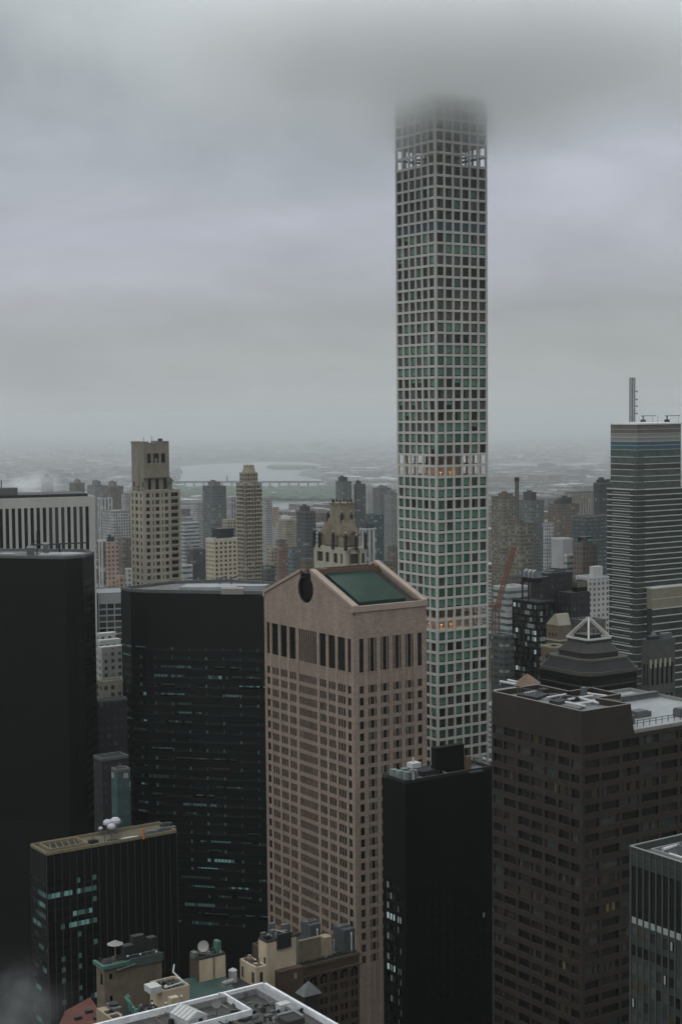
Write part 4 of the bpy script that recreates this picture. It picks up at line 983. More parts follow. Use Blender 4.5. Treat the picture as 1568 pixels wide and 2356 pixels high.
# ------------------------------------------------------------------ grey finned tower right of the pyramid
pts, zr, Lu, Lv = corner(1493, 1480, 640, x1=1552, x2=1475)
B = Bd('grey_finned_tower', 'narrow grey stone tower with vertical fins and a ragged crown, right of the pyramid', 'office tower', pts)
FL = Fc((0, Lv), (0, 0)); FR = Fc((0, 0), (Lu, 0)); wall = MB(); m_fg = mat('dark_grey_stone', (.06, .064, .058), var=.2, scale=.3)
zt_ = zr-9; z2 = zat(1493, 1590, B.o)
for F_, n in ((FR, 5), (FL, 2)):
    for rr in ([(z2+4, zt_)], [(20, z2-2)]):
        pass
    for (a, b, za, zb, d) in relief(wall, F_, 0, zr, even(n, F_.W, .5, .5), [(20, z2-2), (z2+2, zt_)], dep=.6): B.wins.append((F_, a, b, za, zb, d, g_dark))
for f in (Fc((Lu, 0), (Lu, Lv)), Fc((Lu, Lv), (0, Lv))): relief(wall, f, 0, zr, [], [])
B.part('wall', wall, m_fg); B.windows(name='window_strip'); roof_slab(B, B.pts, zr, m_roof_m, par_h=1, par_m=m_fg, th=.5)
for i, x in enumerate(even(5, Lu, .5, .5)):
    mb = MB(); mb.box((x[0]-1.1, -.3, zt_-1.5), (x[0]-.1, -.01, zt_+2)); B.part('pale_cap', mb, m_lime)
mb = MB(); mb.box((Lu*.1, Lv*.2, zr), (Lu*.45, Lv*.8, zr+2.5)); B.part('roof_box', mb, m_metal_d)
mb = MB(); mb.box((Lu*.55, Lv*.1, zr), (Lu*.9, Lv*.6, zr+3.2)); mb.cone((Lu*.3, Lv*.5), 1.4, .4, zr+2.5, zr+4.5); B.part('roof_box', mb, m_metal)
mb = MB(); mb.box((-2, -2, 0), (Lu+2, Lv+2, z2-14)); B.part('lower_wall', mb, m_fg)
# ------------------------------------------------------------------ stone tower with crown, left
pts, zr, Lu, Lv = corner(329, 1131, 850, x1=389, x2=299.5)
B = Bd('stone_crown_tower', 'tall tan stone tower with an open belvedere crown, rising alone at the left', 'residential tower', pts)
FL = Fc((0, Lv), (0, 0)); FR = Fc((0, 0), (Lu, 0)); wall = MB()
def zy(y): return zat(329, y, B.o)
pz = 3.76; zt_ = zy(1136); rows = []; z = zt_
while z > 60: rows.append((z-2.2, z)); z -= pz
cR = [(.115*Lu, .255*Lu), (.36*Lu, .405*Lu), (.475*Lu, .625*Lu), (.715*Lu, .76*Lu), (.83*Lu, .965*Lu)]
cL = [(.12*Lv, .22*Lv), (.40*Lv, .58*Lv), (.77*Lv, .88*Lv)]
wm = ((g_brown, 3), (g_dark, 2), (g_grey, 2), ((g_dark, g_mid), 1))
for F_, cs in ((FR, cR), (FL, cL)):
    for (a, b, za, zb, d) in relief(wall, F_, 0, zr, cs, rows, dep=.5): B.wins.append((F_, a, b, za, zb, d, pick(*wm)))
for f in (Fc((Lu, 0), (Lu, Lv)), Fc((Lu, Lv), (0, Lv))): relief(wall, f, 0, zr, [], [])
B.part('wall', wall, m_lime)
# wing on the right
pW = (B.o.x+Lu*math.cos(B.a), B.o.y+Lu*math.sin(B.a)); Wu = 0
while proj((pW[0]+Wu*math.cos(B.a), pW[1]+Wu*math.sin(B.a), zr))[0] < 416: Wu += .1
zw = zat(389, 1128, pW); wing = MB(); FW = Fc((Lu, .6), (Lu+Wu, .6))
for (a, b, za, zb, d) in relief(wing, FW, 0, zw, [(Wu*.2, Wu*.82)], rows, dep=1.2): B.wins.append((FW, a, b, za, zb, d, pick((g_brown, 3), (g_dark, 2))))
for f in (Fc((Lu+Wu, .6), (Lu+Wu, Lv-1)), Fc((Lu+Wu, Lv-1), (Lu, Lv-1))): relief(wing, f, 0, zw, [], [])
wing.face([(Lu, .6, zw-.5), (Lu+Wu, .6, zw-.5), (Lu+Wu, Lv-1, zw-.5), (Lu, Lv-1, zw-.5)]); B.part('wing_wall', wing, m_lime); B.windows()
mb = MB()
for i in range(len(rows)):
    mb.box((Lu+Wu*.15, .1, rows[i][0]-.5), (Lu+Wu*.85, .58, rows[i][0]-.2))
B.part('balcony', mb, m_lime)
tx_ = Lu+Wu*.1; mb = MB(); mb.box((tx_, 2, zw-.5), (tx_+Wu*.32, 8, zat(389, 1108, pW)))
B.part('turret', mb, m_lime2); mb = MB(); zz = zat(389, 1108, pW); mb.prism([(Lu-1, 1), (tx_+Wu*.45, 1), (tx_+Wu*.45, 9), (Lu-1, 9)], zz, zz+3.6, poly2=[(Lu-1, 1), (Lu, 1), (Lu, 9), (Lu-1, 9)]); B.part('turret_roof', mb, m_lime2)
# upper shaft, slightly set in; tall openings then belvedere
in_ = .8; FRu = Fc((in_, in_), (Lu-.1, in_)); FLu = Fc((in_, Lv-in_), (in_, in_)); up_ = MB(); zC = zy(1021)
o_ = relief(up_, FRu, zr, zC, [(.17*Lu, .30*Lu), (.46*Lu, .60*Lu), (.76*Lu, .92*Lu)], [(zy(1130), zy(1103)), ], dep=.9)
for (a, b, za, zb, d) in o_: B.wins.append((FRu, a, b, za, zb, d, g_dark))
up2 = relief(up_, FLu, zr, zC, cL, [(zy(1131)+.2, zy(1127)), (zy(1122), zy(1110))], dep=.4)
for (a, b, za, zb, d) in up2: B.wins.append((FLu, a, b, za, zb, d, g_brown))
for f in (Fc((Lu-.1, in_), (Lu-.1, Lv-in_)), Fc((Lu-.1, Lv-in_), (in_, Lv-in_))): relief(up_, f, zr, zC, [], [])
up_.face([(in_, in_, zC), (Lu-.1, in_, zC), (Lu-.1, Lv-in_, zC), (in_, Lv-in_, zC)])
B.part('crown_wall', up_, m_lime2)
# belvedere: columns in a proud frame, a dark panel painting the opening's shade
za, zb = zy(1066), zy(1044); fr = MB()
fr.box((in_-.3, in_-1.3, zy(1100)), (Lu+.1, in_-.01, za)); fr.box((in_-.3, in_-1.3, zb), (Lu+.1, in_-.01, zC+.5))
fr.box((in_-.3, in_-1.3, za), (Lu*.17, in_-.01, zb)); fr.box((Lu*.86, in_-1.3, za), (Lu+.1, in_-.01, zb)); B.part('crown_frame', fr, m_lime2)
mb = MB(); mb.box((Lu*.17, in_-.6, za), (Lu*.86, in_-.05, zb)); B.part('belvedere_shade', mb, g_dark)
for k_ in (.36, .66):
    mb = MB(); mb.box((Lu*(k_-.045), in_-1.2, za), (Lu*(k_+.045), in_-.62, zb)); B.part('column', mb, m_lime2)
mb = MB(); mb.box((Lu*.47, in_-1.0, za), (Lu*.56, in_-.62, (za+zb)/2)); B.part('column', mb, m_lime2)
zt2 = zy(1016)
for (x0, x1, y0, y1) in ((in_-.3, Lu*.22, in_-1.3, 3), (Lu*.52, Lu+.1, in_-1.3, 3), (in_-.3, 3, 5, Lv*.55), (in_-.3, 3, Lv*.65, Lv-in_), (Lu-3, Lu+.1, 3, Lv-in_)):
    mb = MB(); mb.box((x0, y0, zC), (x1, y1, zt2)); B.part('parapet_block', mb, m_lime2)
mb = MB(); mb.box((in_-.35, Lv*.4, zy(1052)), (in_-.02, Lv*.58, zy(1044))); mb.box((in_-.35, Lv*.35, zy(1120)), (in_-.02, Lv*.55, zy(1060))); B.part('bay_strip', mb, m_lime2)
B.windows(); mb = MB(); mb.cone((Lu*.82, 4), 1.6, 1.2, zt2-2, zt2+1.4); B.part('vent', mb, m_metal_d)
mb = MB(); mb.bar((3, 4, zt2-2), (3, 4, zt2+2.4), .12); mb.bar((8, 4, zt2-2), (8, 4, zt2+3), .1); B.part('lightning_rod', mb, m_metal_d)
mb = MB(); mb.box((.0, -.3, zr-.2), (Lu, -.01, zr+.9)); B.part('cornice', mb, m_lime)

# ------------------------------------------------------------------ tall balconied tower, centre left
pts, zr, Lu, Lv = corner(563, 1112, 1190, x1=602, x2=543)
B = Bd('balconied_tower', 'tall tan apartment tower ringed with balconies, tapering at its top, centre left', 'residential tower', pts)
def zy(y): return zat(563, y, B.o)
mb = MB(); mb.box((0, 0, 0), (Lu, Lv, zr)); B.part('wall', mb, fmat('balc_wall', (.24, .205, .15), glass=(.035, .035, .03), pu=2.6, pz=3.1, a=.2, b=.25, var=.6))
mb = MB(); mb.box((2, 2, zr), (Lu-2.3, Lv-2, zy(1088))); B.part('upper_wall', mb, fmat('balc_wall', ()))
mb = MB(); ch = 3; zz = zy(1088); 
def chm(e, c): return [(e+c, e), (Lu-e-c, e), (Lu-e, e+c), (Lu-e, Lv-e-c), (Lu-e-c, Lv-e), (e+c, Lv-e), (e, Lv-e-c), (e, e+c)]
mb.prism(chm(2.6, 2), zz, zz+(1088-1076)*.33, poly2=chm(3.4, 2)); mb.prism(chm(3.4, 2), zz+4, zy(1071)); B.part('crown', mb, mat('crown_tan', (.26, .22, .16), var=.2, scale=.3))
mb = MB(); 
for a in (.35, .6): mb.bar((Lu*a, Lv*.4, zy(1071)), (Lu*a, Lv*.4, zy(1068)), .2)
B.part('lightning_rod', mb, m_metal_d)
z = zr-1; k_ = 0; m_bal = mat('balcony_tan', (.30, .26, .2), var=.15, scale=.3)
while z > zy(1350):
    mb = MB(); mb.box((Lu*.08, -1.0, z-.9), (Lu*.42, -.01, z)); mb.box((Lu*.58, -1.0, z-.9), (Lu*.95, -.01, z)); mb.box((-1.0, Lv*.15, z-.9), (-.01, Lv*.85, z)); B.part('balcony', mb, m_bal); z -= 3.1; k_ += 1

# ------------------------------------------------------------------ middle-distance towers, each with its own facade
S_ = {
 'blackish': fmat('f_blackish', (.010, .0105, .0105), glass=(.016, .018, .018), pu=3, pz=3.4, b=.35, roof=(.02, .02, .02), lite=(.06, .07, .07), pl=.04),
 'pale_grey': fmat('f_pale_grey', (.30, .30, .285), pu=3, pz=3.2), 'tan': fmat('f_tan', (.27, .235, .175), pu=3.2, pz=3.1), 'brown': fmat('f_brown', (.12, .095, .075), pu=2.8, pz=3.2),
 'dark': fmat('f_dark', (.045, .05, .048), pu=3, pz=3.4, b=.35), 'dark2': fmat('f_dark2', (.065, .07, .065), glass=(.02, .022, .022), pu=4, pz=3.2, b=.4, a=.12),
 'stripe': fmat('f_stripe', (.36, .36, .34), glass=(.05, .05, .05), pu=4.4, pz=3.2, a=.27, b=.0), 'bands': fmat('f_bands', (.30, .31, .30), glass=(.05, .065, .07), pu=3, pz=3.6, a=0, b=.4),
 'blue': fmat('f_blue', (.10, .13, .14), glass=(.03, .05, .055), pu=3, pz=3.6, a=0, b=.4), 'white': fmat('f_white', (.38, .37, .35), pu=3.4, pz=3.1, a=.3, b=.35),
 'brick': fmat('f_brick', (.20, .115, .085), pu=3.1, pz=3.1), 'pink': fmat('f_pink', (.33, .235, .19), pu=3.1, pz=3.1, a=.28, b=.35), 'teal': fmat('f_teal', (.035, .065, .065), glass=(.02, .045, .045), pu=2.4, pz=3.4, a=.1, b=.3),
 'speck': fmat('f_speck', (.15, .13, .095), glass=(.04, .05, .04), pu=2.4, pz=3.1, a=.15, b=.3, lite=(.22, .21, .18), pl=.2), 'blank': fmat('f_blank', (.3, .3, .295), pu=300, pz=300, a=.49, b=.6),
 'slate': fmat('f_slate', (.10, .115, .115), glass=(.04, .045, .045), pu=3.5, pz=3.4, a=.2, b=.35), 'lattice': fmat('f_lattice', (.045, .06, .06), glass=(.14, .16, .15), pu=1.9, pz=3.0, a=.33, b=.42, var=.7, pl=.02),
 'grey': fmat('f_grey', (.19, .19, .18), pu=3, pz=3.2), 'beige': fmat('f_beige', (.22, .20, .16), glass=(.06, .055, .045), pu=5, pz=3.2, a=.28, b=.05), }
def mid(name, label, cat, xl, xr, yt, D, st, cf=.4, caps=(), group=None, slabs=None):
    pts, zr, Lu, Lv = corner(xl+(xr-xl)*cf, yt, D, x1=xr, x2=xl)
    B = Bd(name, label, cat, pts, group=group)
    mb = MB(); mb.box((0, 0, 0), (Lu, Lv, zr)); B.part('wall', mb, S_[st])
    mb = MB()
    for a in ((0, 0, Lu, .5), (0, Lv-.5, Lu, Lv), (0, .5, .5, Lv-.5), (Lu-.5, .5, Lu, Lv-.5)): mb.box((a[0]-.06, a[1]-.06, zr+.01), (a[2]+.06, a[3]+.06, zr+1.1))
    B.part('parapet', mb, {'white': m_white, 'stripe': m_white, 'blank': m_white, 'tan': m_lime, 'pink': m_lime, 'bands': m_white, 'pale_grey': m_slab}.get(st, m_metal))
    for (fa, fb, yc, cst) in caps:
        h = (yt-yc)*D/F; k = mat('cap_'+cst, {'dark': (.05, .055, .055), 'grey': (.14, .14, .135), 'brown': (.11, .085, .065), 'white': (.45, .45, .43), 'tan': (.24, .21, .16)}[cst], var=.2)
        mb = MB(); mb.box((Lu*fa, Lv*.2, zr+.02), (Lu*fb, Lv*.8, zr+h)); mb.box((Lu*fa+1, Lv*.3, zr+h), (Lu*fa+1+(Lu*(fb-fa))*.3, Lv*.6, zr+h+1.8)); B.part('roof_box', mb, k)
    if slabs:
        z = zr-3; i = 0; hh, mm_ = slabs
        while z > max(8, zr-62*hh/3.3):
            mb = MB(); mb.box((Lu*.04, -.9, z-.8), (Lu*.96, -.01, z)); mb.box((-.9, Lv*.04, z-.8), (-.01, Lv*.96, z)); B.part('balcony', mb, mm_); z -= hh
    return B
TL = [
 # x left, x right, top y, distance, style, corner fraction, caps, label
 (224, 259, 1148, 1900, 'stripe', .3, ((.2, .6, 1138, 'grey'),), 'hazy white striped apartment tower just right of the white striped slab'),
 (234, 300, 1178, 1700, 'pale_grey', .4, (), 'wide pale grey block just left of the stone crown tower'),
 (201, 247, 1119, 2900, 'grey', .4, ((.3, .6, 1107, 'grey'),), 'hazy grey tower with a square cap, second left of the stone crown tower'),
 (236, 284, 1121, 2700, 'brown', .4, ((.35, .6, 1109, 'grey'),), 'hazy brownish tower with a tank on top beside the stone crown tower'),
 (160, 195, 1113, 3200, 'brown', .4, ((.4, .7, 1104, 'grey'),), 'faint brown tower behind the steam, above the white striped slab'),
 (95, 123, 1100, 3300, 'grey', .4, ((.3, .6, 1093, 'grey'),), 'faintest grey tower wrapped in steam above the white striped slab'),
 (28, 52, 1125, 2600, 'grey', .4, (), 'low faint grey tower left of the steam'),
 (279, 302, 1138, 2300, 'pale_grey', .4, (), 'narrow pale block tucked behind the left edge of the stone tower'),
 (270, 303, 1242, 1400, 'brown', .4, (), 'dark brown block low behind the left foot of the stone tower'),
 (443, 469, 1159, 2100, 'pale_grey', .4, (), 'narrow pale tower left of the grey capped tower'),
 (466, 520, 1121, 1700, 'slate', .42, ((.25, .75, 1109, 'grey'),), 'grey hazy tower with a stepped cap left of the balconied tower'),
 (520, 547, 1144, 2200, 'stripe', .4, (), 'pale striped tower just left of the balconied tower'),
 (415, 459, 1205, 1500, 'bands', .2, (), 'block with blue grey window bands right of the stone tower'),
 (430, 475, 1267, 1250, 'dark', .3, (), 'dark flat-topped block below the banded block'),
 (511, 540, 1198, 1500, 'tan', .4, (), 'small tan block behind the white balconied block'),
 (602, 626, 1153, 2100, 'pale_grey', .4, (), 'light grey tower just right of the balconied tower'),
 (640, 684, 1197, 1900, 'tan', .4, ((.1, .5, 1189, 'white'),), 'pale stepped block left of the dark ribbed tower'),
 (682, 726, 1180, 1350, 'dark2', .45, ((.15, .6, 1166, 'dark'),), 'dark ribbed tower with a square cap left of the ornate roof'),
 (727, 758, 1184, 1800, 'brown', .4, (), 'reddish grey block between the dark ribbed tower and the ornate roof'),
 (724, 752, 1207, 1450, 'bands', .5, (), 'white lined block just left of the ornate roof'),
 (772, 808, 1110, 2000, 'slate', .45, ((.1, .7, 1098, 'dark'),), 'dark grey square tower standing behind the ornate roof'),
 (808, 817, 1116, 2250, 'white', .2, (), 'thin white edge tower between the two dark towers behind the ornate roof'),
 (814, 841, 1116, 2000, 'dark2', .3, ((.1, .5, 1107, 'dark'),), 'dark slender tower with a stepped cap right of the ornate roof'),
 (841, 857, 1118, 2300, 'blank', .15, (), 'blank white slab tower beside the dark slender tower'),
 (857, 899, 1125, 2500, 'slate', .4, ((.3, .8, 1119, 'grey'),), 'hazy grey tower right of the blank white slab'),
 (883, 921, 1137, 2300, 'grey', .4, ((.2, .5, 1130, 'grey'),), 'hazy grey tower touching the left edge of the white grid tower'),
 (840, 882, 1186, 1500, 'teal', .55, (), 'dark teal block between the ornate roof and the white grid tower'),
 (826, 866, 1219, 1350, 'stripe', .35, ((.1, .9, 1205, 'dark'),), 'white striped block with a dark top right of the ornate roof'),
 (890, 921, 1260, 1250, 'brown', .4, (), 'brown block low beside the left edge of the white grid tower'),
 (635, 661, 1245, 1500, 'brick', .3, (), 'red brick block above the left slope of the pink gable'),
 (662, 690, 1262, 1400, 'blue', .4, (), 'blue banded block above the pink gable'),
 (612, 640, 1262, 1350, 'tan', .4, (), 'tan block right of the foot of the balconied tower'),
 (600, 632, 1305, 1150, 'dark2', .4, (), 'dark low block behind the roof of the black polygonal tower'),
 (690, 722, 1290, 1050, 'brown', .4, (), 'brown block behind the left side of the ornate roof'),
 (868, 905, 1296, 1050, 'speck', .4, (), 'speckled low block right of the ornate roof'),
 (224, 244, 1247, 1150, 'stripe', .5, (), 'grey ribbed block beside the pink brick tower'),
 (243, 272, 1250, 1100, 'pink', .12, ((.1, .7, 1236, 'dark'),), 'pink brick apartment tower left of the stone tower'),
 (271, 290, 1329, 1000, 'pink', .2, (), 'small pink block at the left foot of the stone tower'),
 (288, 303, 1312, 1000, 'white', .3, (), 'small pale stepped block at the foot of the stone tower'),
 (417, 443, 1304, 1050, 'bands', .2, (), 'white banded block at the right foot of the stone tower'),
 # right-hand side
 (1129, 1192, 1146, 1500, 'speck', .45, ((.3, .8, 1136, 'brown'),), 'speckled brown tower just right of the white grid tower'),
 (1191, 1251, 1154, 1650, 'slate', .5, ((.2, .6, 1133, 'dark'),), 'dark slate tower with a square cap right of the chimney'),
 (1168, 1226, 1207, 1200, 'speck', .5, ((.1, .4, 1198, 'brown'),), 'mottled tan tower in front of the dark slate tower'),
 (1248, 1272, 1205, 1450, 'pale_grey', .3, (), 'narrow pale tower right of the dark slate tower'),
 (1259, 1330, 1163, 1600, 'brown', .35, ((.2, .7, 1152, 'dark'), (.45, .75, 1146, 'dark')), 'broad brown tower with a stepped dark cap'),
 (1298, 1366, 1135, 2300, 'beige', .2, (), 'hazy beige slab with vertical stripes behind the brown stepped tower'),
 (1364, 1412, 1114, 1300, 'dark', .3, ((.1, .95, 1104, 'dark'),), 'dark stepped tower half hidden behind the banded glass tower'),
 (1316, 1404, 1192, 1150, 'lattice', .35, (), 'large dark patterned tower left of the banded glass tower'),
 (1317, 1372, 1255, 1000, 'brown', .4, ((.3, .8, 1247, 'dark'),), 'dark brown tower in front of the patterned tower'),
 (1268, 1316, 1243, 1080, 'blank', .55, (), 'pale blank-walled tower above the black stepped tower'),
 (1296, 1320, 1280, 1020, 'bands', .3, (), 'white banded block beside the blank-walled tower'),
 (1134, 1216, 1356, 860, 'bands', .42, (), 'tan banded terrace block behind the orange crane'),
 (1129, 1182, 1468, 760, 'dark2', .55, (), 'dark low block left of the black stepped tower'),
 (1308, 1392, 1434, 760, 'brown', .5, (), 'dark red brown block seen through the metal pyramid'),
]
for (xl, xr, yt, D, st, cf, caps, lab) in TL:
    mid('apartment_tower' if yt < 1240 else 'city_block', lab, 'building', xl, xr, yt, D, st, cf, caps)
# blank box above the terrace block, chimney, white apartment tower
mid('brown_box_building', 'blank brown grey box building above the banded terrace block', 'building', 1160, 1213, 1330, 890, 'brown', .3)
p = at(1188, 1107, 1250); ch_ = thing('chimney', 'tall slender chimney beside the speckled brown tower', 'chimney', (p.x, p.y, 0))
mb = MB(); mb.cone((0, 0), 3.2, 1.6, 0, p.z, n=16); mb.build('shaft', mat('chimney_grey', (.10, .09, .08), var=.2), ch_); mb = MB(); mb.cone((0, 0), 2.0, 2.0, p.z, p.z+3, n=16); mb.build('cap', m_metal_d, ch_)
# lit window block on the patterned tower's corner
B = mid('white_apartment_tower', 'white apartment tower with small square windows left of the banded glass tower', 'building', 1323, 1400, 1333, 900, 'white', .5)
pbox(B, 1355, 1385, 1304, 905, 0, m_white, 'roof_box', base=100, cx_=1364)
# teal rooftop sign-like screen
p = at(1345, 1236, 1050); r_ = thing('rooftop_plant_room', 'small teal glazed box with square panes on a dark roof', 'rooftop room', (p.x, p.y, p.z-6), R(GA))
mb = MB(); mb.box((-4, -2, -18), (4, 4, 0)); mb.build('wall', m_metal_d, r_)
for i in range(3):
    for j in range(2):
        mb = MB(); mb.box((-3.7+i*2.6, -2.08, .7+j*3.0-1), (-1.6+i*2.6, -2.01, 3.1+j*3.0-1)); mb.build('pane', mat('teal_pane', (.12, .28, .28), var=.1, rough=.3), r_)
mb = MB(); mb.box((-4, -2, 0), (4, 3, 6.2)); mb.build('glazed_box', m_black, r_)

# ------------------------------------------------------------------ white balconied block
pts, zr, Lu, Lv = corner(492, 1243, 1080, x1=546, x2=473)
B = Bd('white_balconied_block', 'cream white apartment block with rows of balconies and a dark rooftop box', 'apartment block', pts)
wall = MB(); FL = Fc((0, Lv), (0, 0)); FR = Fc((0, 0), (Lu, 0)); rows = rowsf(zr-42, zr-1, 3.05, 1.7)
for F_, n in ((FR, 5), (FL, 3)):
    for (a, b, za, zb, d) in relief(wall, F_, 0, zr, even(n, F_.W, .5, .4), rows, dep=.9): B.wins.append((F_, a, b, za, zb, d, pick((g_brown, 2), (g_grey, 2), (g_mid, 1))))
for f in (Fc((Lu, 0), (Lu, Lv)), Fc((Lu, Lv), (0, Lv))): relief(wall, f, 0, zr, [], [])
B.part('wall', wall, mat('cream_white', (.42, .37, .28), var=.1, scale=.2)); B.windows(); roof_slab(B, B.pts, zr, m_roof_m, par_h=1, par_m=m_white)
pbox(B, 487, 538, 1217, 1090, 0, m_metal_d, 'roof_box', base=zr-.5)
# ------------------------------------------------------------------ ornate chateau roof behind the gable
pts, zE, Lu, Lv = corner(795, 1287, 780, x1=842, x2=722)
B = Bd('chateau_roofed_tower', 'ornate brown stone tower top with a steep roof, octagonal chimney block and obelisks', 'hotel tower', pts)
def zy(y): return zat(795, y, B.o)
zb_ = zy(1262); wall = MB(); m_st = mat('chateau_stone', (.22, .185, .13), var=.25, scale=.35); m_st2 = mat('chateau_brown', (.17, .14, .10), var=.3, scale=.3); m_pst = mat('chateau_pale', (.36, .33, .26), var=.15, scale=.3)
FL = Fc((0, Lv), (0, 0)); FR = Fc((0, 0), (Lu, 0))
for F_, cs in ((FR, [(.18*Lu, .62*Lu), (.78*Lu, .93*Lu)]), (FL, [(.1*Lv, .28*Lv), (.37*Lv, .48*Lv), (.62*Lv, .74*Lv), (.84*Lv, .9*Lv)])):
    for (a, b, za, zb, d) in relief(wall, F_, 0, zb_, cs, [(zb_-8, zb_-3)], dep=.5): B.wins.append((F_, a, b, za, zb, d, g_grey if F_ is FR else g_brown))
for f in (Fc((Lu, 0), (Lu, Lv)), Fc((Lu, Lv), (0, Lv))): relief(wall, f, 0, zb_, [], [])
wall.face([(0, 0, zb_), (Lu, 0, zb_), (Lu, Lv, zb_), (0, Lv, zb_)]); B.part('wall', wall, m_pst); B.windows()
cx_, cy_ = Lu*.5, Lv*.5; hwx, hwy = Lu*.38, Lv*.36
def rc(k): return [(cx_-hwx*k, cy_-hwy*k), (cx_+hwx*k, cy_-hwy*k), (cx_+hwx*k, cy_+hwy*k), (cx_-hwx*k, cy_+hwy*k)]
z1 = zy(1236); z2 = zy(1198)
mb = MB(); mb.prism(rc(1), zb_, z1); B.part('drum_wall', mb, m_st)
mb = MB(); mb.prism(rc(1.07), z1, z1+1); mb.prism(rc(1.03), z1+1, z2, poly2=rc(.66)); B.part('steep_roof', mb, m_st2)
for (x, y, nx, ny) in ((cx_-hwx, cy_, -1, 0), (cx_, cy_-hwy, 0, -1)):      # gabled dormers on the two faces seen
    mb = MB(); w3 = hwy*.55 if nx else hwx*.5; zt3 = z1+(z2-z1)*.8
    if nx: P3 = [(x-1.2, y-w3, zb_+1), (x-1.2, y+w3, zb_+1), (x-1.2, y+w3, z1), (x-1.2, y, zt3), (x-1.2, y-w3, z1)]; off = (7, 0)
    else: P3 = [(x-w3, y-1.2, zb_+1), (x+w3, y-1.2, zb_+1), (x+w3, y-1.2, z1), (x, y-1.2, zt3-3), (x-w3, y-1.2, z1)]; off = (0, 7)
    n = len(mb.v); mb.v += P3+[(a+off[0], b+off[1], c_2) for a, b, c_2 in P3]
    mb.f.append((0, 1, 2, 3, 4)); mb.m.append(0)
    for i in range(5): j = (i+1) % 5; mb.f.append((i, j, 5+j, 5+i)); mb.m.append(0)
    B.part('gabled_dormer', mb, m_st2)
    mb = MB(); mb.box((x-2.6*abs(nx)-w3*.5*abs(ny), y-2.6*abs(ny)-w3*.5*abs(nx), zt3-5.2), (x-1.21*abs(nx)+w3*.5*abs(ny), y-1.21*abs(ny)+w3*.5*abs(nx), zt3-4.4)) if ny else None
    if mb.v: B.part('copper_canopy', mb, m_copper)
mb = MB(); r8 = 6.2; z3 = zy(1164); mb.cone((cx_+1, cy_-1), r8, r8, z2-6, z3, n=8); B.part('octagonal_block', mb, m_st)
mb = MB(); mb.cone((cx_+1, cy_-1), r8*1.06, r8*1.06, z3, z3+.9, n=8); B.part('cornice', mb, m_st2)
for i in range(8):
    a = i*math.pi/4; mb = MB(); mb.cone((cx_+1+r8*.8*math.cos(a), cy_-1+r8*.8*math.sin(a)), .5, .3, z3+.9, z3+2.6, n=6); B.part('roof_vent', mb, m_metal_d)
for (x, y, zz, hh) in ((-.2, -.2, zb_, 8), (Lu*.5, -.2, zb_, 6.5), (Lu-.2, .2, zb_, 8), (-.2, Lv*.38, zb_, 8), (0, Lv*.82, zb_, 7.5), (0, Lv-.3, zb_, 8), (cx_-hwx*.6, cy_-hwy*.6, z2-5, 9), (cx_-hwx*.6, cy_+hwy*.6, z2-5, 9), (cx_+hwx*.6, cy_-hwy*.6, z2-5, 9)):
    mb = MB(); mb.cone((x, y), .95, .75, zz-1, zz+hh*.7, n=8); mb.cone((x, y), 1.1, 1.1, zz+hh*.7, zz+hh*.78, n=8); mb.cone((x, y), .8, .1, zz+hh*.78, zz+hh, n=8); B.part('obelisk', mb, m_metal_d)
    mb = MB(); mb.ball((x, y, zz+hh), .42); B.part('finial', mb, m_white)
# arched window head on the right face
mb = MB(); ax = .40*Lu; ar = .24*Lu
for i in range(9):
    a0, a1 = math.pi*i/9, math.pi*(i+1)/9
    mb.bar((ax+ar*math.cos(a0), -.2, zb_-2.4+ar*.8*math.sin(a0)), (ax+ar*math.cos(a1), -.2, zb_-2.4+ar*.8*math.sin(a1)), .45)
mb.box((ax-ar, -.4, zb_-9), (ax-ar+.7, -.02, zb_-2.4)); mb.box((ax+ar-.7, -.4, zb_-9), (ax+ar, -.02, zb_-2.4)); B.part('arched_surround', mb, m_st2)

# ------------------------------------------------------------------ black stepped tower with barrel vaults
pts, zr, Lu, Lv = corner(1234, 1388, 760, x1=1275, x2=1177)
B = Bd('black_stepped_tower', 'black irregular stepped tower with rounded glass vaults and scattered pale lit windows', 'office tower', pts)
FL = Fc((0, Lv), (0, 0)); FR = Fc((0, 0), (Lu, 0)); wall = MB()
def zy(y): return zat(1234, y, B.o)
rows = []; z = zy(1393); 
while z > 60: rows.append((z-2.4, z)); z -= 3.15
for F_ in (FL, FR):
    for (a, b, za, zb, d) in relief(wall, F_, 0, zr, [(.6, F_.W-.6)], rows, dep=.3):
        n = int((b-a)/1.6)
        for q_ in range(n):
            f_ = q_/n; edge = (f_ > .82 or f_ < .12) if F_ is FL else f_ < .12
            B.wins.append((F_, a+(b-a)*q_/n+.1, a+(b-a)*(q_+1)/n-.1, za+.2, zb-.1, d, pick((g_dark, 3), (g_grey, 3), (lit_cool_dim, 1.2), (lit_cool, .9 if edge else .06), (g_teal2, .3))))
for f in (Fc((Lu, 0), (Lu, Lv)), Fc((Lu, Lv), (0, Lv))): relief(wall, f, 0, zr, [], [])
B.part('wall', wall, m_black2); B.windows(key=lambda w_: (w_[6] in (g_dark, g_grey, g_teal2), -w_[3])); roof_slab(B, B.pts, zr, m_darkroof, par_h=.6, par_m=m_metal_d)
def stp(xl, xr, yt, D, yb, nm='upper_wall', m_=None, cf=.4, bw_=True):
    p, z1, lu, lv = corner(xl+(xr-xl)*cf, yt, D, x1=xr, x2=xl); lp_ = [B.loc(q) for q in p]; mb = MB(); z0 = 0 if yb is None else z1-(yb-yt)*D/F; mb.prism(lp_, z0, z1)
    o = B.part(nm, mb, m_ or S_['blackish']); mb = MB(); mb.prism([(a[0], a[1]) for a in lp_], z1+.01, z1+.5); B.part('roof_edge', mb, m_metal_d); return lp_, z0, z1
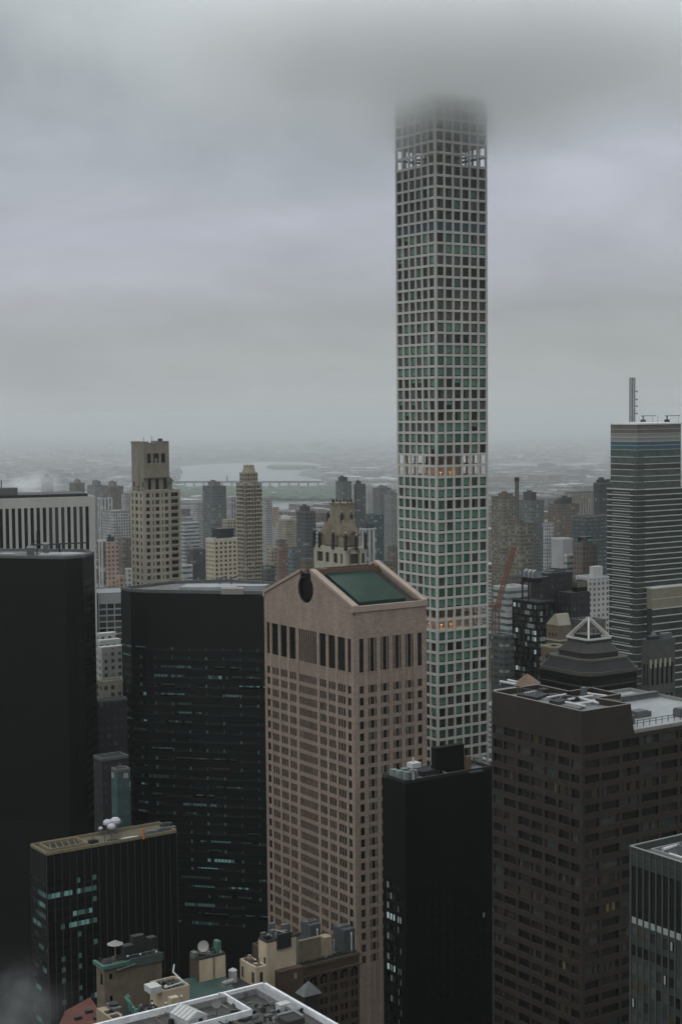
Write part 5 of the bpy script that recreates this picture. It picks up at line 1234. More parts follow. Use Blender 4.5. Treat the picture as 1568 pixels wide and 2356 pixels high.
stp(1219, 1316, 1322, 785, None); stp(1226, 1262, 1330, 775, None, cf=.5); stp(1283, 1356, 1367, 775, None, m_=S_['blackish']); stp(1255, 1342, 1345, 790, None); stp(1262, 1300, 1312, 800, None)
def vault(xl, xr, yt, yb, D, m_, cf, legs=False):
    p, z1, lu, lv = corner(xl+(xr-xl)*cf, (yt+yb)/2, D, x1=xr, x2=xl); h = (yb-yt)*D/F; lp_ = [B.loc(q) for q in p]; zb0 = z1-h/2
    ax = Vector((lp_[3][0]-lp_[0][0], lp_[3][1]-lp_[0][1])); bx_ = Vector((lp_[1][0]-lp_[0][0], lp_[1][1]-lp_[0][1])); o_ = Vector(lp_[0]); mb = MB(); n = 8
    prof = [(0, zb0)]+[(.5-.5*math.cos(math.pi*i/n), zb0+h*.35+h*.65*math.sin(math.pi*i/n)**.6) for i in range(n+1)]+[(1, zb0)]
    k = len(prof); A_ = [(*(o_+bx_*t_), z_2) for t_, z_2 in prof]; C_ = [(*(o_+bx_*t_+ax), z_2) for t_, z_2 in prof]; mb.v += A_+C_
    mb.f.append(tuple(range(k))); mb.m.append(0); mb.f.append(tuple(range(2*k-1, k-1, -1))); mb.m.append(0)
    for i in range(k-1): mb.f.append((i, i+1, k+i+1, k+i)); mb.m.append(0)
    v_o = B.part('glass_vault', mb, m_)
    for t_ in (0, .33, .66, 1):
        q = o_+ax*t_; mb = MB()
        for i in range(k-1): mb.bar((*(q+bx_*prof[i][0]-bx_.normalized()*.1), prof[i][1]+.1), (*(q+bx_*prof[i+1][0]-bx_.normalized()*.1), prof[i+1][1]+.1), .18, n=4)
        mb.build('vault_rib', m_metal_d, v_o)
    mb = MB(); mb.prism(lp_, zb0-2.2, zb0); B.part('vault_deck', mb, m_black2)
    if legs:
        for q in (o_+ax, o_+ax*.5): mb = MB(); mb.bar((*q, zr), (*q, zb0), .5); B.part('post', mb, m_metal_d)
m_vl = mat('vault_glass', (.2, .22, .22), rough=.2, var=.3, scale=.4)
vault(1201, 1246, 1312, 1331, 765, m_vl, .62, legs=True); vault(1252, 1302, 1311, 1325, 790, mat('vault_glass_dark', (.08, .09, .09), rough=.2, var=.3), .35); vault(1315, 1350, 1336, 1352, 780, mat('vault_tan', (.12, .11, .08), rough=.4, var=.2), .3)

# ------------------------------------------------------------------ small tan classical building beside the pyramid tower
pts, zr, Lu, Lv = corner(1285, 1440, 690, x1=1312, x2=1256)
B = Bd('tan_classical_block', 'small tan classical building with a gabled top left of the metal pyramid', 'building', pts)
mb = MB(); mb.box((0, 0, 0), (Lu, Lv, zr)); B.part('wall', mb, m_bricky); g = MB(); g.v += [(-.2, 0, zr), (-.2, Lv, zr), (-.2, Lv*.35, zr+5), (-.2, Lv*.2, zr+5), (Lu, 0, zr), (Lu, Lv, zr), (Lu, Lv*.35, zr+5), (Lu, Lv*.2, zr+5)]
for f in ((0, 1, 2, 3), (7, 6, 5, 4), (0, 3, 7, 4), (1, 5, 6, 2), (2, 6, 7, 3)): g.f.append(f); g.m.append(0)
B.part('gable_roof', g, m_lime)
for (a, b, c_2, d) in ((.42, .56, 9, 14), (.2, .28, 3.5, 5), (.46, .54, 3.5, 5), (.72, .8, 3.5, 5)):
    mb = MB(); mb.box((-.12, Lv*a, zr-d), (-.01, Lv*b, zr-c_2)); B.part('window', mb, g_dark)
mb = MB(); mb.box((-.5, -.5, zr-7), (Lu, Lv+.3, zr-6.4)); B.part('cornice', mb, m_lime)
pts, zr, Lu, Lv = corner(1272, 1492, 670, x1=1302, x2=1244)
B = Bd('tan_annex', 'tan annex with a flat pale roof below the tan classical building', 'building', pts)
mb = MB(); mb.box((0, 0, 0), (Lu, Lv, zr)); B.part('wall', mb, m_bricky); roof_slab(B, B.pts, zr, m_roof_l, par_h=.7, par_m=m_lime)
mb = MB(); mb.box((-.15, Lv*.35, zr-7), (-.01, Lv*.6, zr-3)); B.part('window', mb, g_brown)
# low roofs with white pipes between the grid tower and the brown tower
pts, zr, Lu, Lv = corner(1168, 1596, 520, x1=1262, x2=1135)
B = Bd('low_dark_block', 'low dark block with white edged roof and a small tan pyramid roof', 'building', pts)
mb = MB(); mb.box((0, 0, 0), (Lu, Lv, zr-.5)); B.part('wall', mb, m_black2); roof_slab(B, B.pts, zr, m_darkroof, par_h=.3, par_m=m_white, th=.3, sink=.45)
for (a, b) in (((1150, 1573), (1187, 1580)), ((1168, 1570), (1200, 1577))):
    q0 = onroof(B, *a, zr); q1 = onroof(B, *b, zr); mb = MB(); mb.bar((*q0, zr+.8), (*q1, zr+.8), .5); mb.bar((*q0, zr-.4), (*q0, zr+.8), .25); mb.bar((*q1, zr-.4), (*q1, zr+.8), .25); B.part('roof_pipe', mb, m_white)
q0 = onroof(B, 1212, 1578, zr); mb = MB(); mb.cone(q0, 5.5, 5.5, zr-.4, zr+.6, n=4); mb.cone(q0, 6, .2, zr+.6, zr+4.2, n=4); B.part('pyramid_roof', mb, m_copper)

# ------------------------------------------------------------------ blocks seen in the gap between the two black towers
pts, zr, Lu, Lv = corner(226, 1367, 820, x1=300, Lv=26, ang=20)
B = Bd('gridded_office_block', 'grey office block with a fine window grid and wet white roof between the black towers', 'office block', pts, ang=20)
wall = MB(); F_ = Fc((0, 0), (Lu, 0)); rows = rowsf(zr-48, zr-5, 3.3, 2.5)
for (a, b, za, zb, d) in relief(wall, F_, 0, zr, even(4, Lu, .86, .3), rows, dep=.35): B.wins.append((F_, a, b, za, zb, d, pick((g_grey, 3), (g_mid, 2), (g_dark, 1))))
for f in (Fc((Lu, 0), (Lu, Lv)), Fc((Lu, Lv), (0, Lv)), Fc((0, Lv), (0, 0))): relief(wall, f, 0, zr, [], [])
B.part('wall', wall, mat('office_grey', (.25, .26, .25), var=.1)); B.windows(); roof_slab(B, B.pts, zr, m_roof_w, par_h=.4, par_m=m_slab)
def stepped(name, label, lst, st, D):
    pts, zr, Lu, Lv = corner(lst[0][0]+(lst[0][1]-lst[0][0])*.15, lst[0][2], D, x1=lst[0][1], x2=lst[0][0]); B = Bd(name, label, 'apartment block', pts)
    for i, (xl, xr, yt) in enumerate(lst):
        p, z1, a, b = corner(xl+(xr-xl)*.15, yt, D-i*4, x1=xr, x2=xl); mb = MB(); mb.prism([B.loc(q) for q in p], 0, z1); B.part('wall', mb, S_[st])
        mb = MB(); mb.prism([B.loc(q) for q in p], z1+.01, z1+.8); B.part('parapet', mb, m_white)
    return B
stepped('white_stepped_block', 'white stepped apartment block with small windows in the gap between the black towers', [(222, 268, 1462), (222, 278, 1478), (224, 290, 1494)], 'white', 700)
B = mid('tan_gap_block', 'low tan block below the white stepped block between the black towers', 'building', 222, 292, 1574, 660, 'tan', .2)
B = mid('dark_gap_block', 'dark brown block with white roof lines in the gap between the black towers', 'building', 215, 292, 1618, 640, 'blackish', .15)
mb = MB(); zz = B.root.location.z
B2 = mid('low_gap_block', 'low black block with white roof struts in the gap between the black towers', 'building', 215, 296, 1752, 600, 'blackish', .25)
B3 = mid('teal_glass_block', 'dark teal glass block with a white roof edge in the gap between the black towers', 'building', 256, 300, 1778, 570, 'teal', .3)
# ------------------------------------------------------------------ foreground roofs at the foot of the picture
def lbox(B_, xl, xr, yt, D, h, m_, name, cf=.35, base=None): return pbox(B_, xl, xr, yt, D, h, m_, name, base=base, cx_=xl+(xr-xl)*cf)
# brown brick block in front of the pink tower
pts, zr, Lu, Lv = corner(684, 2228, 452, x1=826, Lv=26)
B = Bd('brown_brick_block', 'brown brick block with arched top windows in front of the pink granite tower', 'building', pts)
F_ = Fc((0, 0), (Lu, 0)); wall = MB(); pz = 3.35; za0 = zat(684, 2262, B.o)
rows = []; z = za0-3.1
while z > 30: rows.append((z-2.1, z)); z -= pz
n = 6; cc = []
for i in range(n):
    c0_ = Lu*(i+.5)/n; cc += [(c0_-1.25, c0_-.2), (c0_+.2, c0_+1.25)]
ops = relief(wall, F_, 0, zr, cc, [(za0-2.3, za0)]+rows, dep=.45)
for (a, b, za, zb, d) in ops: B.wins.append((F_, a, b, za, zb, d, pick((g_dark, 5), (g_grey, 2), (g_brown, 2), (g_mid, .5))))
for f in (Fc((Lu, 0), (Lu, Lv)), Fc((Lu, Lv), (0, Lv)), Fc((0, Lv), (0, 0))): relief(wall, f, 0, zr, [], [])
B.part('wall', wall, m_brick); B.windows()
for i in range(n):
    c0_ = Lu*(i+.5)/n; mb = MB()
    for q_ in range(8):
        a0, a1 = math.pi*q_/8, math.pi*(q_+1)/8; mb.bar((c0_+1.45*math.cos(a0), -.08, za0+1.0*math.sin(a0)), (c0_+1.45*math.cos(a1), -.08, za0+1.0*math.sin(a1)), .18, n=4)
    B.part('arch', mb, m_bricky); mb = MB(); mb.prism([(c0_-1.2, -.03), (c0_+1.2, -.03), (c0_+1.2, -.02), (c0_-1.2, -.02)], za0, za0+.7); B.part('arch_pane', mb, g_dark)
mb = MB(); mb.box((-.3, -.5, zr-3.4), (Lu+.3, -.01, zr-2.9)); mb.box((-.2, -.3, zr-.6), (Lu+.2, -.01, zr)); B.part('cornice', mb, m_brick)
roof_slab(B, B.pts, zr, m_darkroof, par_h=.3, par_m=m_brick, th=.5, sink=.8)
BB = B; zbb = zr
mb = MB()
for i in range(240):
    x = rnd.uniform(.6, Lu-.6); y = rnd.uniform(.6, 2.2); s_ = rnd.uniform(.25, .55); mb.cone((x, y), s_, s_*.3, zr-.8, zr+rnd.uniform(.0, 1.1), n=5)
h_ = mb.build('hedge', mat('hedge_green', (.02, .028, .014), var=.5, scale=1), B.root); h_['kind'] = 'stuff'
# tank rooms and equipment on its roof
i = 0
def top(name, label, cat, xl, xr, yt, D, base, m_, group=None, cf=.4, extras=None):
    p, z1, lu, lv = corner(xl+(xr-xl)*cf, yt, D, x1=xr, x2=xl); r_ = thing(name, label, cat, (p[0].x, p[0].y, base), R(GA), group); h = z1-base
    return r_, lu, lv, h
for (xl, xr, yt, lab) in ((691, 737, 2130, 'grey cooling unit with a dark flank, left one on the brown brick block'), (766, 816, 2141, 'grey cooling unit on the right end of the brown brick block roof')):
    r_, lu, lv, h = top('cooling_unit', lab, 'cooling unit', xl, xr, yt, 466, zbb-.8, None, 'cooling units on the brick block', cf=.5)
    mb = MB(); mb.box((0, 0, 0), (lu, lv, h)); mb.build('casing', mat('cooling_grey', (.055, .062, .065), var=.2, scale=.3), r_)
    for k_ in range(3): mb = MB(); mb.cone((lu*(.2+.3*k_), lv*.5), 1.0, 1.0, h, h+.6, n=12); mb.build('fan', m_metal, r_)
    mb = MB(); mb.bar((lu*.6, -.4, h*.8), (lu*.6, -.4, -.0), .22); mb.bar((lu*.6, -.4, h*.8), (lu*.8, 1, h*.9), .22); mb.build('pipe', m_white, r_)
    for k_ in range(4): mb = MB(); mb.bar((lu*(.1+.26*k_), .2, h), (lu*(.1+.26*k_), .2, h+1.1), .07, n=4); mb.build('rail_post', m_metal, r_)
lbox(B, 684, 738, 2166, 455, 3.6, m_bricky, 'roof_room', .1, base=zbb-.8); lbox(B, 733, 763, 2158, 460, 3.0, m_cream2, 'roof_room', .45, base=zbb-.8)
for i_ in range(7):
    q = onroof(B, 700+i_*17, 2196-i_*4.5, zbb); mb = MB(); mb.bar((*q, zbb-.8), (*q, zbb+rnd.uniform(1.2, 2.6)), .16); B.part('vent_pipe', mb, m_white)
# tall cream box
pts, zr, Lu, Lv = corner(613, 2166, 442, x1=680.5, x2=594)
B = Bd('tall_cream_block', 'tall blank cream rendered box building with a dark cluttered roof', 'building', pts)
mb = MB(); mb.box((0, 0, 0), (Lu, Lv, zr-.6)); B.part('wall', mb, m_cream); roof_slab(B, B.pts, zr, m_darkroof, par_h=.0, par_m=m_darkroof, th=.4, sink=.5)
lz = zat(613, 2236, B.o); mb = MB(); mb.box((Lu*.27, -2.4, 0), (Lu+1, -.01, lz)); B.part('brick_bay', mb, m_brick); mb = MB(); mb.box((Lu*.78, -2.5, lz-3.0), (Lu*.86, -2.41, lz-1.4)); B.part('window', mb, m_cream2)
mb = MB(); mb.box((Lu*.34, -.6, zr-3.0), (Lu*.8, -.02, zr+1.4)); B.part('roof_unit', mb, m_metal_d)
for (x, y, a_, h_) in ((Lu*.35, 3, 1.2, 2.1), (Lu*.62, 2, 1.6, 1.5), (Lu*.8, 4, 1.3, 2.6), (Lu*.15, 5, 1, 1.2), (Lu*.5, 6, 1, 3)):
    mb = MB(); mb.box((x, y, zr-.5), (x+a_*1.5, y+a_, zr-.5+h_)); mb.bar((x, y, zr-.5), (x-.5, y, zr+h_*.9), .1); B.part('roof_unit', mb, m_metal)
mb = MB(); mb.bar((Lu*.4, 1, zr+2.2), (Lu*.75, 1.5, zr+.6), .18); mb.bar((Lu*.1, 1, zr+1.8), (Lu*.3, 2, zr+.4), .12); B.part('roof_pipe', mb, m_white)
for (a, b, c_2, d) in ((.15, .3, 5, 7), (.1, .25, 9, 11)): mb = MB(); mb.box((-.12, Lv*a, zr-d), (-.01, Lv*b, zr-c_2)); B.part('window', mb, g_dark)
# small cream block, left of it
pts, zr, Lu, Lv = corner(589, 2228, 430, x1=613, x2=552)
B = Bd('small_cream_block', 'small cream block with a flat cluttered roof left of the tall cream box', 'building', pts)
mb = MB(); mb.box((0, 0, 0), (Lu, Lv, zr-.5)); B.part('wall', mb, m_cream); roof_slab(B, B.pts, zr, m_roof_m, par_h=.2, par_m=m_cream, th=.35, sink=.45)
for (a, b) in ((.12, .17), (.2, .26), (.8, .88)): mb = MB(); mb.box((-.1, Lv*a, zr-4.6), (-.01, Lv*b, zr-1.6)); B.part('window', mb, g_dark)
mb = MB(); mb.box((Lu*.35, -.1, zr-4.2), (Lu*.6, -.01, zr-1.4)); B.part('window', mb, g_brown)
for (x, y, a_, h_) in ((Lu*.3, Lv*.25, 1.2, .8), (Lu*.5, Lv*.5, 1, .6), (Lu*.5, Lv*.75, .8, 1.8)): mb = MB(); mb.box((x, y, zr-.45), (x+a_, y+a_, zr-.45+h_)); B.part('roof_unit', mb, m_cream2)
mb = MB(); mb.box((-4.5, -2, 0), (-.02, Lv+2, zr-6)); B.part('lower_wall', mb, m_cream); mb = MB(); mb.box((-4.9, -2.2, zr-6), (-.1, Lv+2.2, zr-5.6)); B.part('lower_roof', mb, m_darkroof)
q = onroof(B, 545, 2192, zr); mb = MB(); mb.cone((-3, Lv-1), 1.2, 1.2, zr-5.6, zr-2.2, n=12); mb.cone((-3, Lv-1), 1.25, .3, zr-2.2, zr-1.6, n=12); B.part('white_tank', mb, m_white)
# cream penthouse box with dish
pts, zr, Lu, Lv = corner(459, 2206, 425, x1=518.5, x2=437)
B = Bd('cream_penthouse', 'stained cream rooftop box with a satellite dish, right of the ducts', 'building', pts)
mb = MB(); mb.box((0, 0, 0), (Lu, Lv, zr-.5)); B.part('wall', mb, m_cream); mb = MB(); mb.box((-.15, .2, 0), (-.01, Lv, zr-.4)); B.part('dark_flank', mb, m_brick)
roof_slab(B, B.pts, zr, m_darkroof, par_h=.1, par_m=m_darkroof, th=.3, sink=.45)
mb = MB(); mb.box((Lu*.52, -.05, zr-14), (Lu*.58, -.01, zr-.5)); B.part('rain_stain_pipe', mb, m_bricky)
q = (Lu*.35, Lv*.5); r_ = thing('satellite_dish', 'grey satellite dish on the stained cream rooftop box', 'dish', (B.o.x, B.o.y, 0), B.a)
mb = MB(); mb.bar((*q, zr-.45), (*q, zr+1.8), .12); mb.build('mount', m_metal, r_)
mb = MB(); k = 16; ctr = Vector((q[0]-.3, q[1]-.5, zr+2.3)); nrm = Vector((-.6, -.6, .5)).normalized(); qq = nrm.to_track_quat('Z', 'Y'); mb.v.append(tuple(ctr))
for ring, dz in ((.8, .1), (1.6, .45)):
    for i in range(k): mb.v.append(tuple(ctr+qq @ Vector((ring*math.cos(i*2*math.pi/k), ring*math.sin(i*2*math.pi/k), dz))))
for i in range(k): j = (i+1) % k; mb.f.append((0, 1+i, 1+j)); mb.m.append(0); mb.f.append((1+i, 1+k+i, 1+k+j, 1+j)); mb.m.append(0)
mb.build('reflector', m_slab, r_)
mb = MB(); mb.box((Lu*.8, Lv*.3, zr-.45), (Lu*.95, Lv*.7, zr+3)); B.part('roof_box', mb, m_copper_g)
mb = MB(); mb.bar((Lu*.05, Lv*.4, zr+.8), (Lu*.5, Lv*.15, zr+.2), .25); mb.box((-.8, Lv*.3, zr-.4), (.6, Lv*.7, zr+1.2)); B.part('roof_unit', mb, m_metal)
for i_ in range(5): mb = MB(); mb.bar((Lu*(.1+.18*i_), Lv*.9, zr-.4), (Lu*(.1+.18*i_), Lv*.9, zr+1.4), .07, n=4); B.part('rail_post', mb, m_metal)
# green-corniced brick block
pts, zr, Lu, Lv = corner(240, 2222, 446, x1=372, x2=221.5)
B = Bd('copper_corniced_block', 'tan brick block with a green copper cornice at the lower left', 'building', pts)
FL = Fc((0, Lv), (0, 0)); FR = Fc((0, 0), (Lu, 0)); wall = MB()
for F_, cs, rw in ((FR, [(1.6, 2.7)], [(zr-4.6, zr-2.8), (zr-11.2, zr-9.4)]), (FL, [(Lv*.45, Lv*.8)], [(zr-6.5, zr-3)])):
    for (a, b, za, zb, d) in relief(wall, F_, 0, zr, cs, rw, dep=.4): B.wins.append((F_, a, b, za, zb, d, g_dark))
for f in (Fc((Lu, 0), (Lu, Lv)), Fc((Lu, Lv), (0, Lv))): relief(wall, f, 0, zr, [], [])
B.part('wall', wall, m_bricky); B.windows(); roof_slab(B, B.pts, zr, m_darkroof, par_h=.0, par_m=m_darkroof, th=.3, sink=.3)
mb = MB(); mb.box((-.9, -.9, zr-1.0), (Lu*.42, -.01, zr+.1)); mb.box((-.9, -.01, zr-1.0), (-.01, Lv+.5, zr+.1)); B.part('copper_cornice', mb, m_copper_g)
mb = MB(); mb.box((Lu*.42, -.5, zr-2.2), (Lu+.3, -.01, zr+.3)); B.part('dark_cornice', mb, mat('dull_green_band', (.045, .07, .06), var=.2))
mb = MB(); mb.bar((4.0, -.9, zr-1.9), (9.5, -.9, zr-1.2), .28, n=8); mb.ball((3.9, -.9, zr-1.9), .5); B.part('wall_pipe', mb, m_metal)
mb = MB(); mb.bar((Lu*.7, -.5, zr-12), (Lu*.7, -.5, zr-3), .09); mb.bar((Lu*.78, -.5, zr-12), (Lu*.78, -.5, zr-3), .09); mb.bar((Lu*.88, -.5, zr-12), (Lu*.88, -.5, zr-3), .14); B.part('downpipe', mb, m_metal)
mb = MB(); mb.box((Lu*.36, Lv*.05, zr-.29), (Lu*.52, Lv*.5, zr+4.2)); mb.box((Lu*.55, Lv*.3, zr-.29), (Lu*.75, Lv*.7, zr+6)); mb.box((Lu*.82, Lv*.3, zr-.29), (Lu*.96, Lv*.7, zr+4.6)); B.part('roof_box', mb, m_metal_d)
mb = MB()
for i in range(9): x = Lu*(.38+.07*i); mb.bar((x, .2, zr), (x, .2, zr+1.2), .08, n=4)
mb.bar((Lu*.38, .2, zr+1.2), (Lu*.94, .2, zr+1.2), .14); mb.bar((Lu*.38, .2, zr+.6), (Lu*.94, .2, zr+.6), .06, n=4); B.part('railing', mb, m_metal)
q = onroof(B, 243, 2194, zr+3); r_ = thing('parasol', 'open grey parasol on the roof above the green copper cornice', 'parasol', (B.o.x, B.o.y, 0), B.a)
q = (5.6, 4.2); mb = MB(); mb.cone(q, 2.5, .15, zr+4.2, zr+5.3, n=8); mb.build('canopy', m_slab, r_); mb = MB(); mb.bar((*q, zr-.3), (*q, zr+5.2), .09); mb.build('pole', m_white, r_)
for i_, x in enumerate((Lu*.4, Lu*.62, Lu*.9)):
    mb = MB(); mb.ball((x, -.2, zr+1.35-i_*.3), .33); B.part('roof_lamp', mb, m_white)
# low cream walls, ducts
pts, zr, Lu, Lv = corner(378, 2282, 412, x1=436, x2=345)
B = Bd('low_cream_wing', 'low cream walled wing with a parapet and pipes below the duct unit', 'building', pts)
mb = MB(); mb.box((0, 0, 0), (Lu, Lv, zr-.5)); B.part('wall', mb, m_cream); roof_slab(B, B.pts, zr, m_darkroof, par_h=.3, par_m=m_cream, th=.3, sink=.45)
mb = MB(); mb.bar((1, .5, zr+.9), (Lu*.8, .5, zr+1.3), .2); mb.bar((Lu*.8, .5, zr+1.3), (Lu*.7, 5, zr+2.8), .2); mb.bar((Lu*.7, 5, zr+2.8), (Lu*.95, 8, zr+3.6), .2); B.part('roof_pipe', mb, m_white)
mb = MB(); mb.box((-3.5, 1, zr-.4), (-.2, 5, zr+1.4)); mb.ball((1.2, 1.2, zr+.7), .6); mb.ball((2.6, 1.0, zr+.5), .4); B.part('roof_unit', mb, m_white)
pts, zr, Lu, Lv = corner(463, 2238, 425, x1=489, x2=438)
r_ = thing('duct_unit', 'rounded tan air duct unit standing beside the stained cream box', 'duct', (pts[0].x, pts[0].y, zr-7), R(GA))
mb = MB(); mb.box((0, 0, 0), (Lu, Lv, 4.2)); mb.box((.5, .5, 4.2), (Lu-.5, Lv-.5, 5.6)); mb.build('casing', m_bricky, r_)
for i_ in range(3): mb = MB(); mb.bar((-.3, 1+i_*2.2, 5.2), (Lu*.7, 1+i_*2.2, 6.4), .5, n=10); mb.build('duct', m_slab, r_)
mb = MB(); mb.box((-6, -4, -30), (Lu+3, Lv+5, -.01)); mb.build('plinth', m_darkroof, r_)
pts, zr, Lu, Lv = corner(331, 2334, 404, x1=372, x2=308)
B = Bd('cream_shopfront_wing', 'cream wing with tall dark window slots at the left of the white edged roof', 'building', pts)
FL = Fc((0, Lv), (0, 0)); wall = MB()
for (a, b, za, zb, d) in relief(wall, FL, 0, zr, even(4, Lv, .35, .6), [(zr-6, zr-1.2)], dep=.4): B.wins.append((FL, a, b, za, zb, d, g_dark))
for f in (Fc((0, 0), (Lu, 0)), Fc((Lu, 0), (Lu, Lv)), Fc((Lu, Lv), (0, Lv))): relief(wall, f, 0, zr, [], [])
B.part('wall', wall, m_cream); B.windows(); roof_slab(B, B.pts, zr, mat('brown_roof', (.05, .035, .025), var=.3), par_h=.2, par_m=m_darkroof, th=.3, sink=.3)
lbox(B, 386, 412, 2298, 404, 4, m_cream, 'roof_room', .3, base=zr-.3)
# teal pitched roof
a = onz(405, 2312, 96); 
pts, zr, Lu, Lv = corner(411, 2313, 414, x1=545, Lv=9)
B = Bd('teal_roofed_wing', 'long wing with a sloping dull teal metal roof behind the white parapet', 'building', pts)
mb = MB(); mb.box((0, .3, 0), (Lu, Lv, zr-.5)); mb.face([(-.1, 0, zr-.5), (-.1, Lv, zr-.5), (-.1, Lv, zr+2.6)]); B.part('wall', mb, m_cream2)
mb = MB(); mb.v += [(-.4, -.3, zr-.5), (Lu, -.3, zr-.5), (Lu, Lv, zr+2.8), (-.4, Lv, zr+2.8), (-.4, -.3, zr-.2), (Lu, -.3, zr-.2), (Lu, Lv, zr+3.1), (-.4, Lv, zr+3.1)]
for f in ((4, 5, 6, 7), (0, 1, 5, 4), (2, 3, 7, 6), (3, 0, 4, 7), (1, 2, 6, 5), (3, 2, 1, 0)): mb.f.append(f); mb.m.append(0)
B.part('teal_roof', mb, mat('teal_metal_roof', (.03, .06, .05), rough=.5, var=.2, scale=.2))
mb = MB()
for (q0, q1) in (((512, 2266), (520, 2262)), ((520, 2262), (536, 2258))):
    a = onroof(B, *q0, zr+3.4); b = onroof(B, *q1, zr+3.4); mb.bar((*a, zr+3.4), (*b, zr+3.6), .7, n=10)
B.part('duct', mb, m_slab)
# rust-red roof and pale terrace, lower-left corner
zr = 92
B = Bd('rust_red_roof_block', 'low block with a flat rust red roof in the lower left corner', 'building', polypx([(262, 2440), (250, 2357), (208, 2294), (150, 2326), (110, 2420)], zr))
mb = MB(); mb.prism(B.pts, 0, zr-.3); B.part('wall', mb, m_brick); mb = MB(); mb.prism(B.pts, zr-.3, zr); B.part('roof', mb, m_rust)
for (x_, y_) in ((205, 2330), (225, 2345), (180, 2345)):
    q = onroof(B, x_, y_, zr); mb = MB(); mb.box((q[0]-1, q[1]-.6, zr), (q[0]+1, q[1]+.6, zr+.8)); B.part('roof_unit', mb, m_metal_d)
pts, zr, Lu, Lv = corner(262, 2349, 402, x1=292, x2=222)
B = Bd('pale_terrace', 'pale paved terrace with two dark skylights beside the rust red roof', 'terrace', pts)
mb = MB(); mb.box((0, 0, zr-9), (Lu, Lv, zr)); B.part('slab', mb, m_cream2)
for y0 in (Lv*.18, Lv*.5): mb = MB(); mb.box((Lu*.15, y0, zr), (Lu*.7, y0+1.6, zr+.3)); B.part('skylight', mb, g_dark)
pts2, z2, lu, lv = corner(262, 2318, 408, x1=281, x2=243)
r_ = thing('air_handler', 'dark grey air handling unit standing on the pale terrace', 'cooling unit', (pts2[0].x, pts2[0].y, z2-5), R(GA))
mb = MB(); mb.box((0, 0, 0), (lu, lv, 4.6)); mb.build('casing', m_metal, r_); mb = MB(); mb.cone((lu*.5, lv*.5), 1.4, 1.4, 4.6, 5.2, n=12); mb.build('fan', m_metal_d, r_)
# green copper dormer gable
pts, zr, Lu, Lv = corner(330, 2343, 396, x1=340, x2=290)
r_ = thing('copper_gable', 'ornate green copper ridge over a dark gable beside the cream slotted wing', 'roof gable', (pts[0].x, pts[0].y, zr-12), R(GA))
mb = MB(); n = 9
for i in range(n):
    t_ = i/(n-1); mb.cone((.5*math.sin(i), Lv*t_), .6, .4, 11+t_*3.5-1, 11.6+t_*3.5+(i % 2)*.4, n=6)
mb.bar((0, 0, 11), (0, Lv, 14.5), .5, n=6); mb.build('ridge', m_copper_g, r_)
mb = MB(); mb.v += [(-3.5, 0, 0), (3.5, 0, 0), (0, 0, 11), (-3.5, Lv, 0), (3.5, Lv, 0), (0, Lv, 14.5), ]
for f in ((0, 1, 2), (5, 4, 3), (0, 2, 5, 3), (1, 4, 5, 2)): mb.f.append(f); mb.m.append(0)
mb.build('gable', m_metal_d, r_)
# the big flat roof with white parapet
far = at(608.5, 2259, 400); zr = far.z; Lu, Lv = 80, 62
near = far-v_*Lv-u_*Lu
B = Bd('white_edged_roof_building', 'nearest flat roofed building with a white parapet along the bottom edge of the view', 'building', [near, near+u_*Lu, far, near+v_*Lv])
mb = MB(); mb.box((0, 0, 0), (Lu, Lv, zr-1.6)); B.part('wall', mb, m_brick)
roof_slab(B, B.pts, zr, mat('dark_wet_roof', (.04, .038, .034), rough=.5, var=.5, scale=.25), par_h=.05, par_m=mat('wet_white_coping', (.62, .63, .64), rough=.4, var=.2, scale=.5), th=.75, sink=1.55)
zz = zr-1.54
def rb(a, b): return onroof(B, a, b, zr-1)
# raised inner kerb running round a sunken plant deck
k0 = rb(505, 2300); k1 = rb(592, 2280); k2 = rb(655, 2333); 
def wallbar(a, b, w_, z0, z1, nm, m_, ext=0):
    a = Vector(a); b = Vector(b); d = (b-a).normalized(); n_ = Vector((-d.y, d.x))*w_/2; mb = MB(); mb.prism([tuple(a-n_), tuple(b-n_), tuple(b+n_), tuple(a+n_)], z0, z1); return B.part(nm, mb, m_)
m_kw = mat('kerb_grey', (.19, .19, .19), rough=.5, var=.25, scale=.5)
kx = k1[0]; ky = k1[1]
wallbar((kx-22, ky), (kx+.8, ky), 1.6, zz, zz+1.6, 'inner_kerb', m_kw); wallbar((kx, ky-.8), (kx, ky-19), 1.6, zz, zz+1.6, 'inner_kerb', m_kw)
kA = rb(513, 2293); kB = rb(583, 2341); wallbar((kA[0], kA[1]), (kA[0], kA[1]-14), .55, zz, zz+1.7, 'inner_kerb', mat('wet_white_coping', ())); 
wallbar((kA[0]+.27, kA[1]-14), (kA[0]-24, kA[1]-14), .55, zz, zz+1.7, 'inner_kerb', mat('wet_white_coping', ()))
for i in range(34):
    q = rb(rnd.uniform(540, 640), rnd.uniform(2300, 2350)); s_ = rnd.uniform(.3, 1.1); mb = MB(); mb.box((q[0]-s_, q[1]-s_*.5, zz), (q[0]+s_, q[1]+s_*.5, zz+rnd.uniform(.2, .8)))
    B.part('roof_unit', mb, pick((m_metal, 3), (m_white, 1), (m_metal_d, 3), (m_copper_g, .3)))
q = rb(672, 2346); mb = MB(); mb.box((q[0]-3, q[1]-2.6, zz), (q[0]+2, q[1]+2.2, zz+1.4)); B.part('roof_box', mb, m_darkroof); mb = MB(); mb.bar((q[0]-3, q[1]+2.2, zz+1.6), (q[0]+2, q[1]+2.2, zz+1.6), .4); mb.bar((q[0]+2, q[1]+2.2, zz+1.6), (q[0]+2, q[1]-2, zz+1.6), .4); B.part('roof_duct', mb, m_kw)
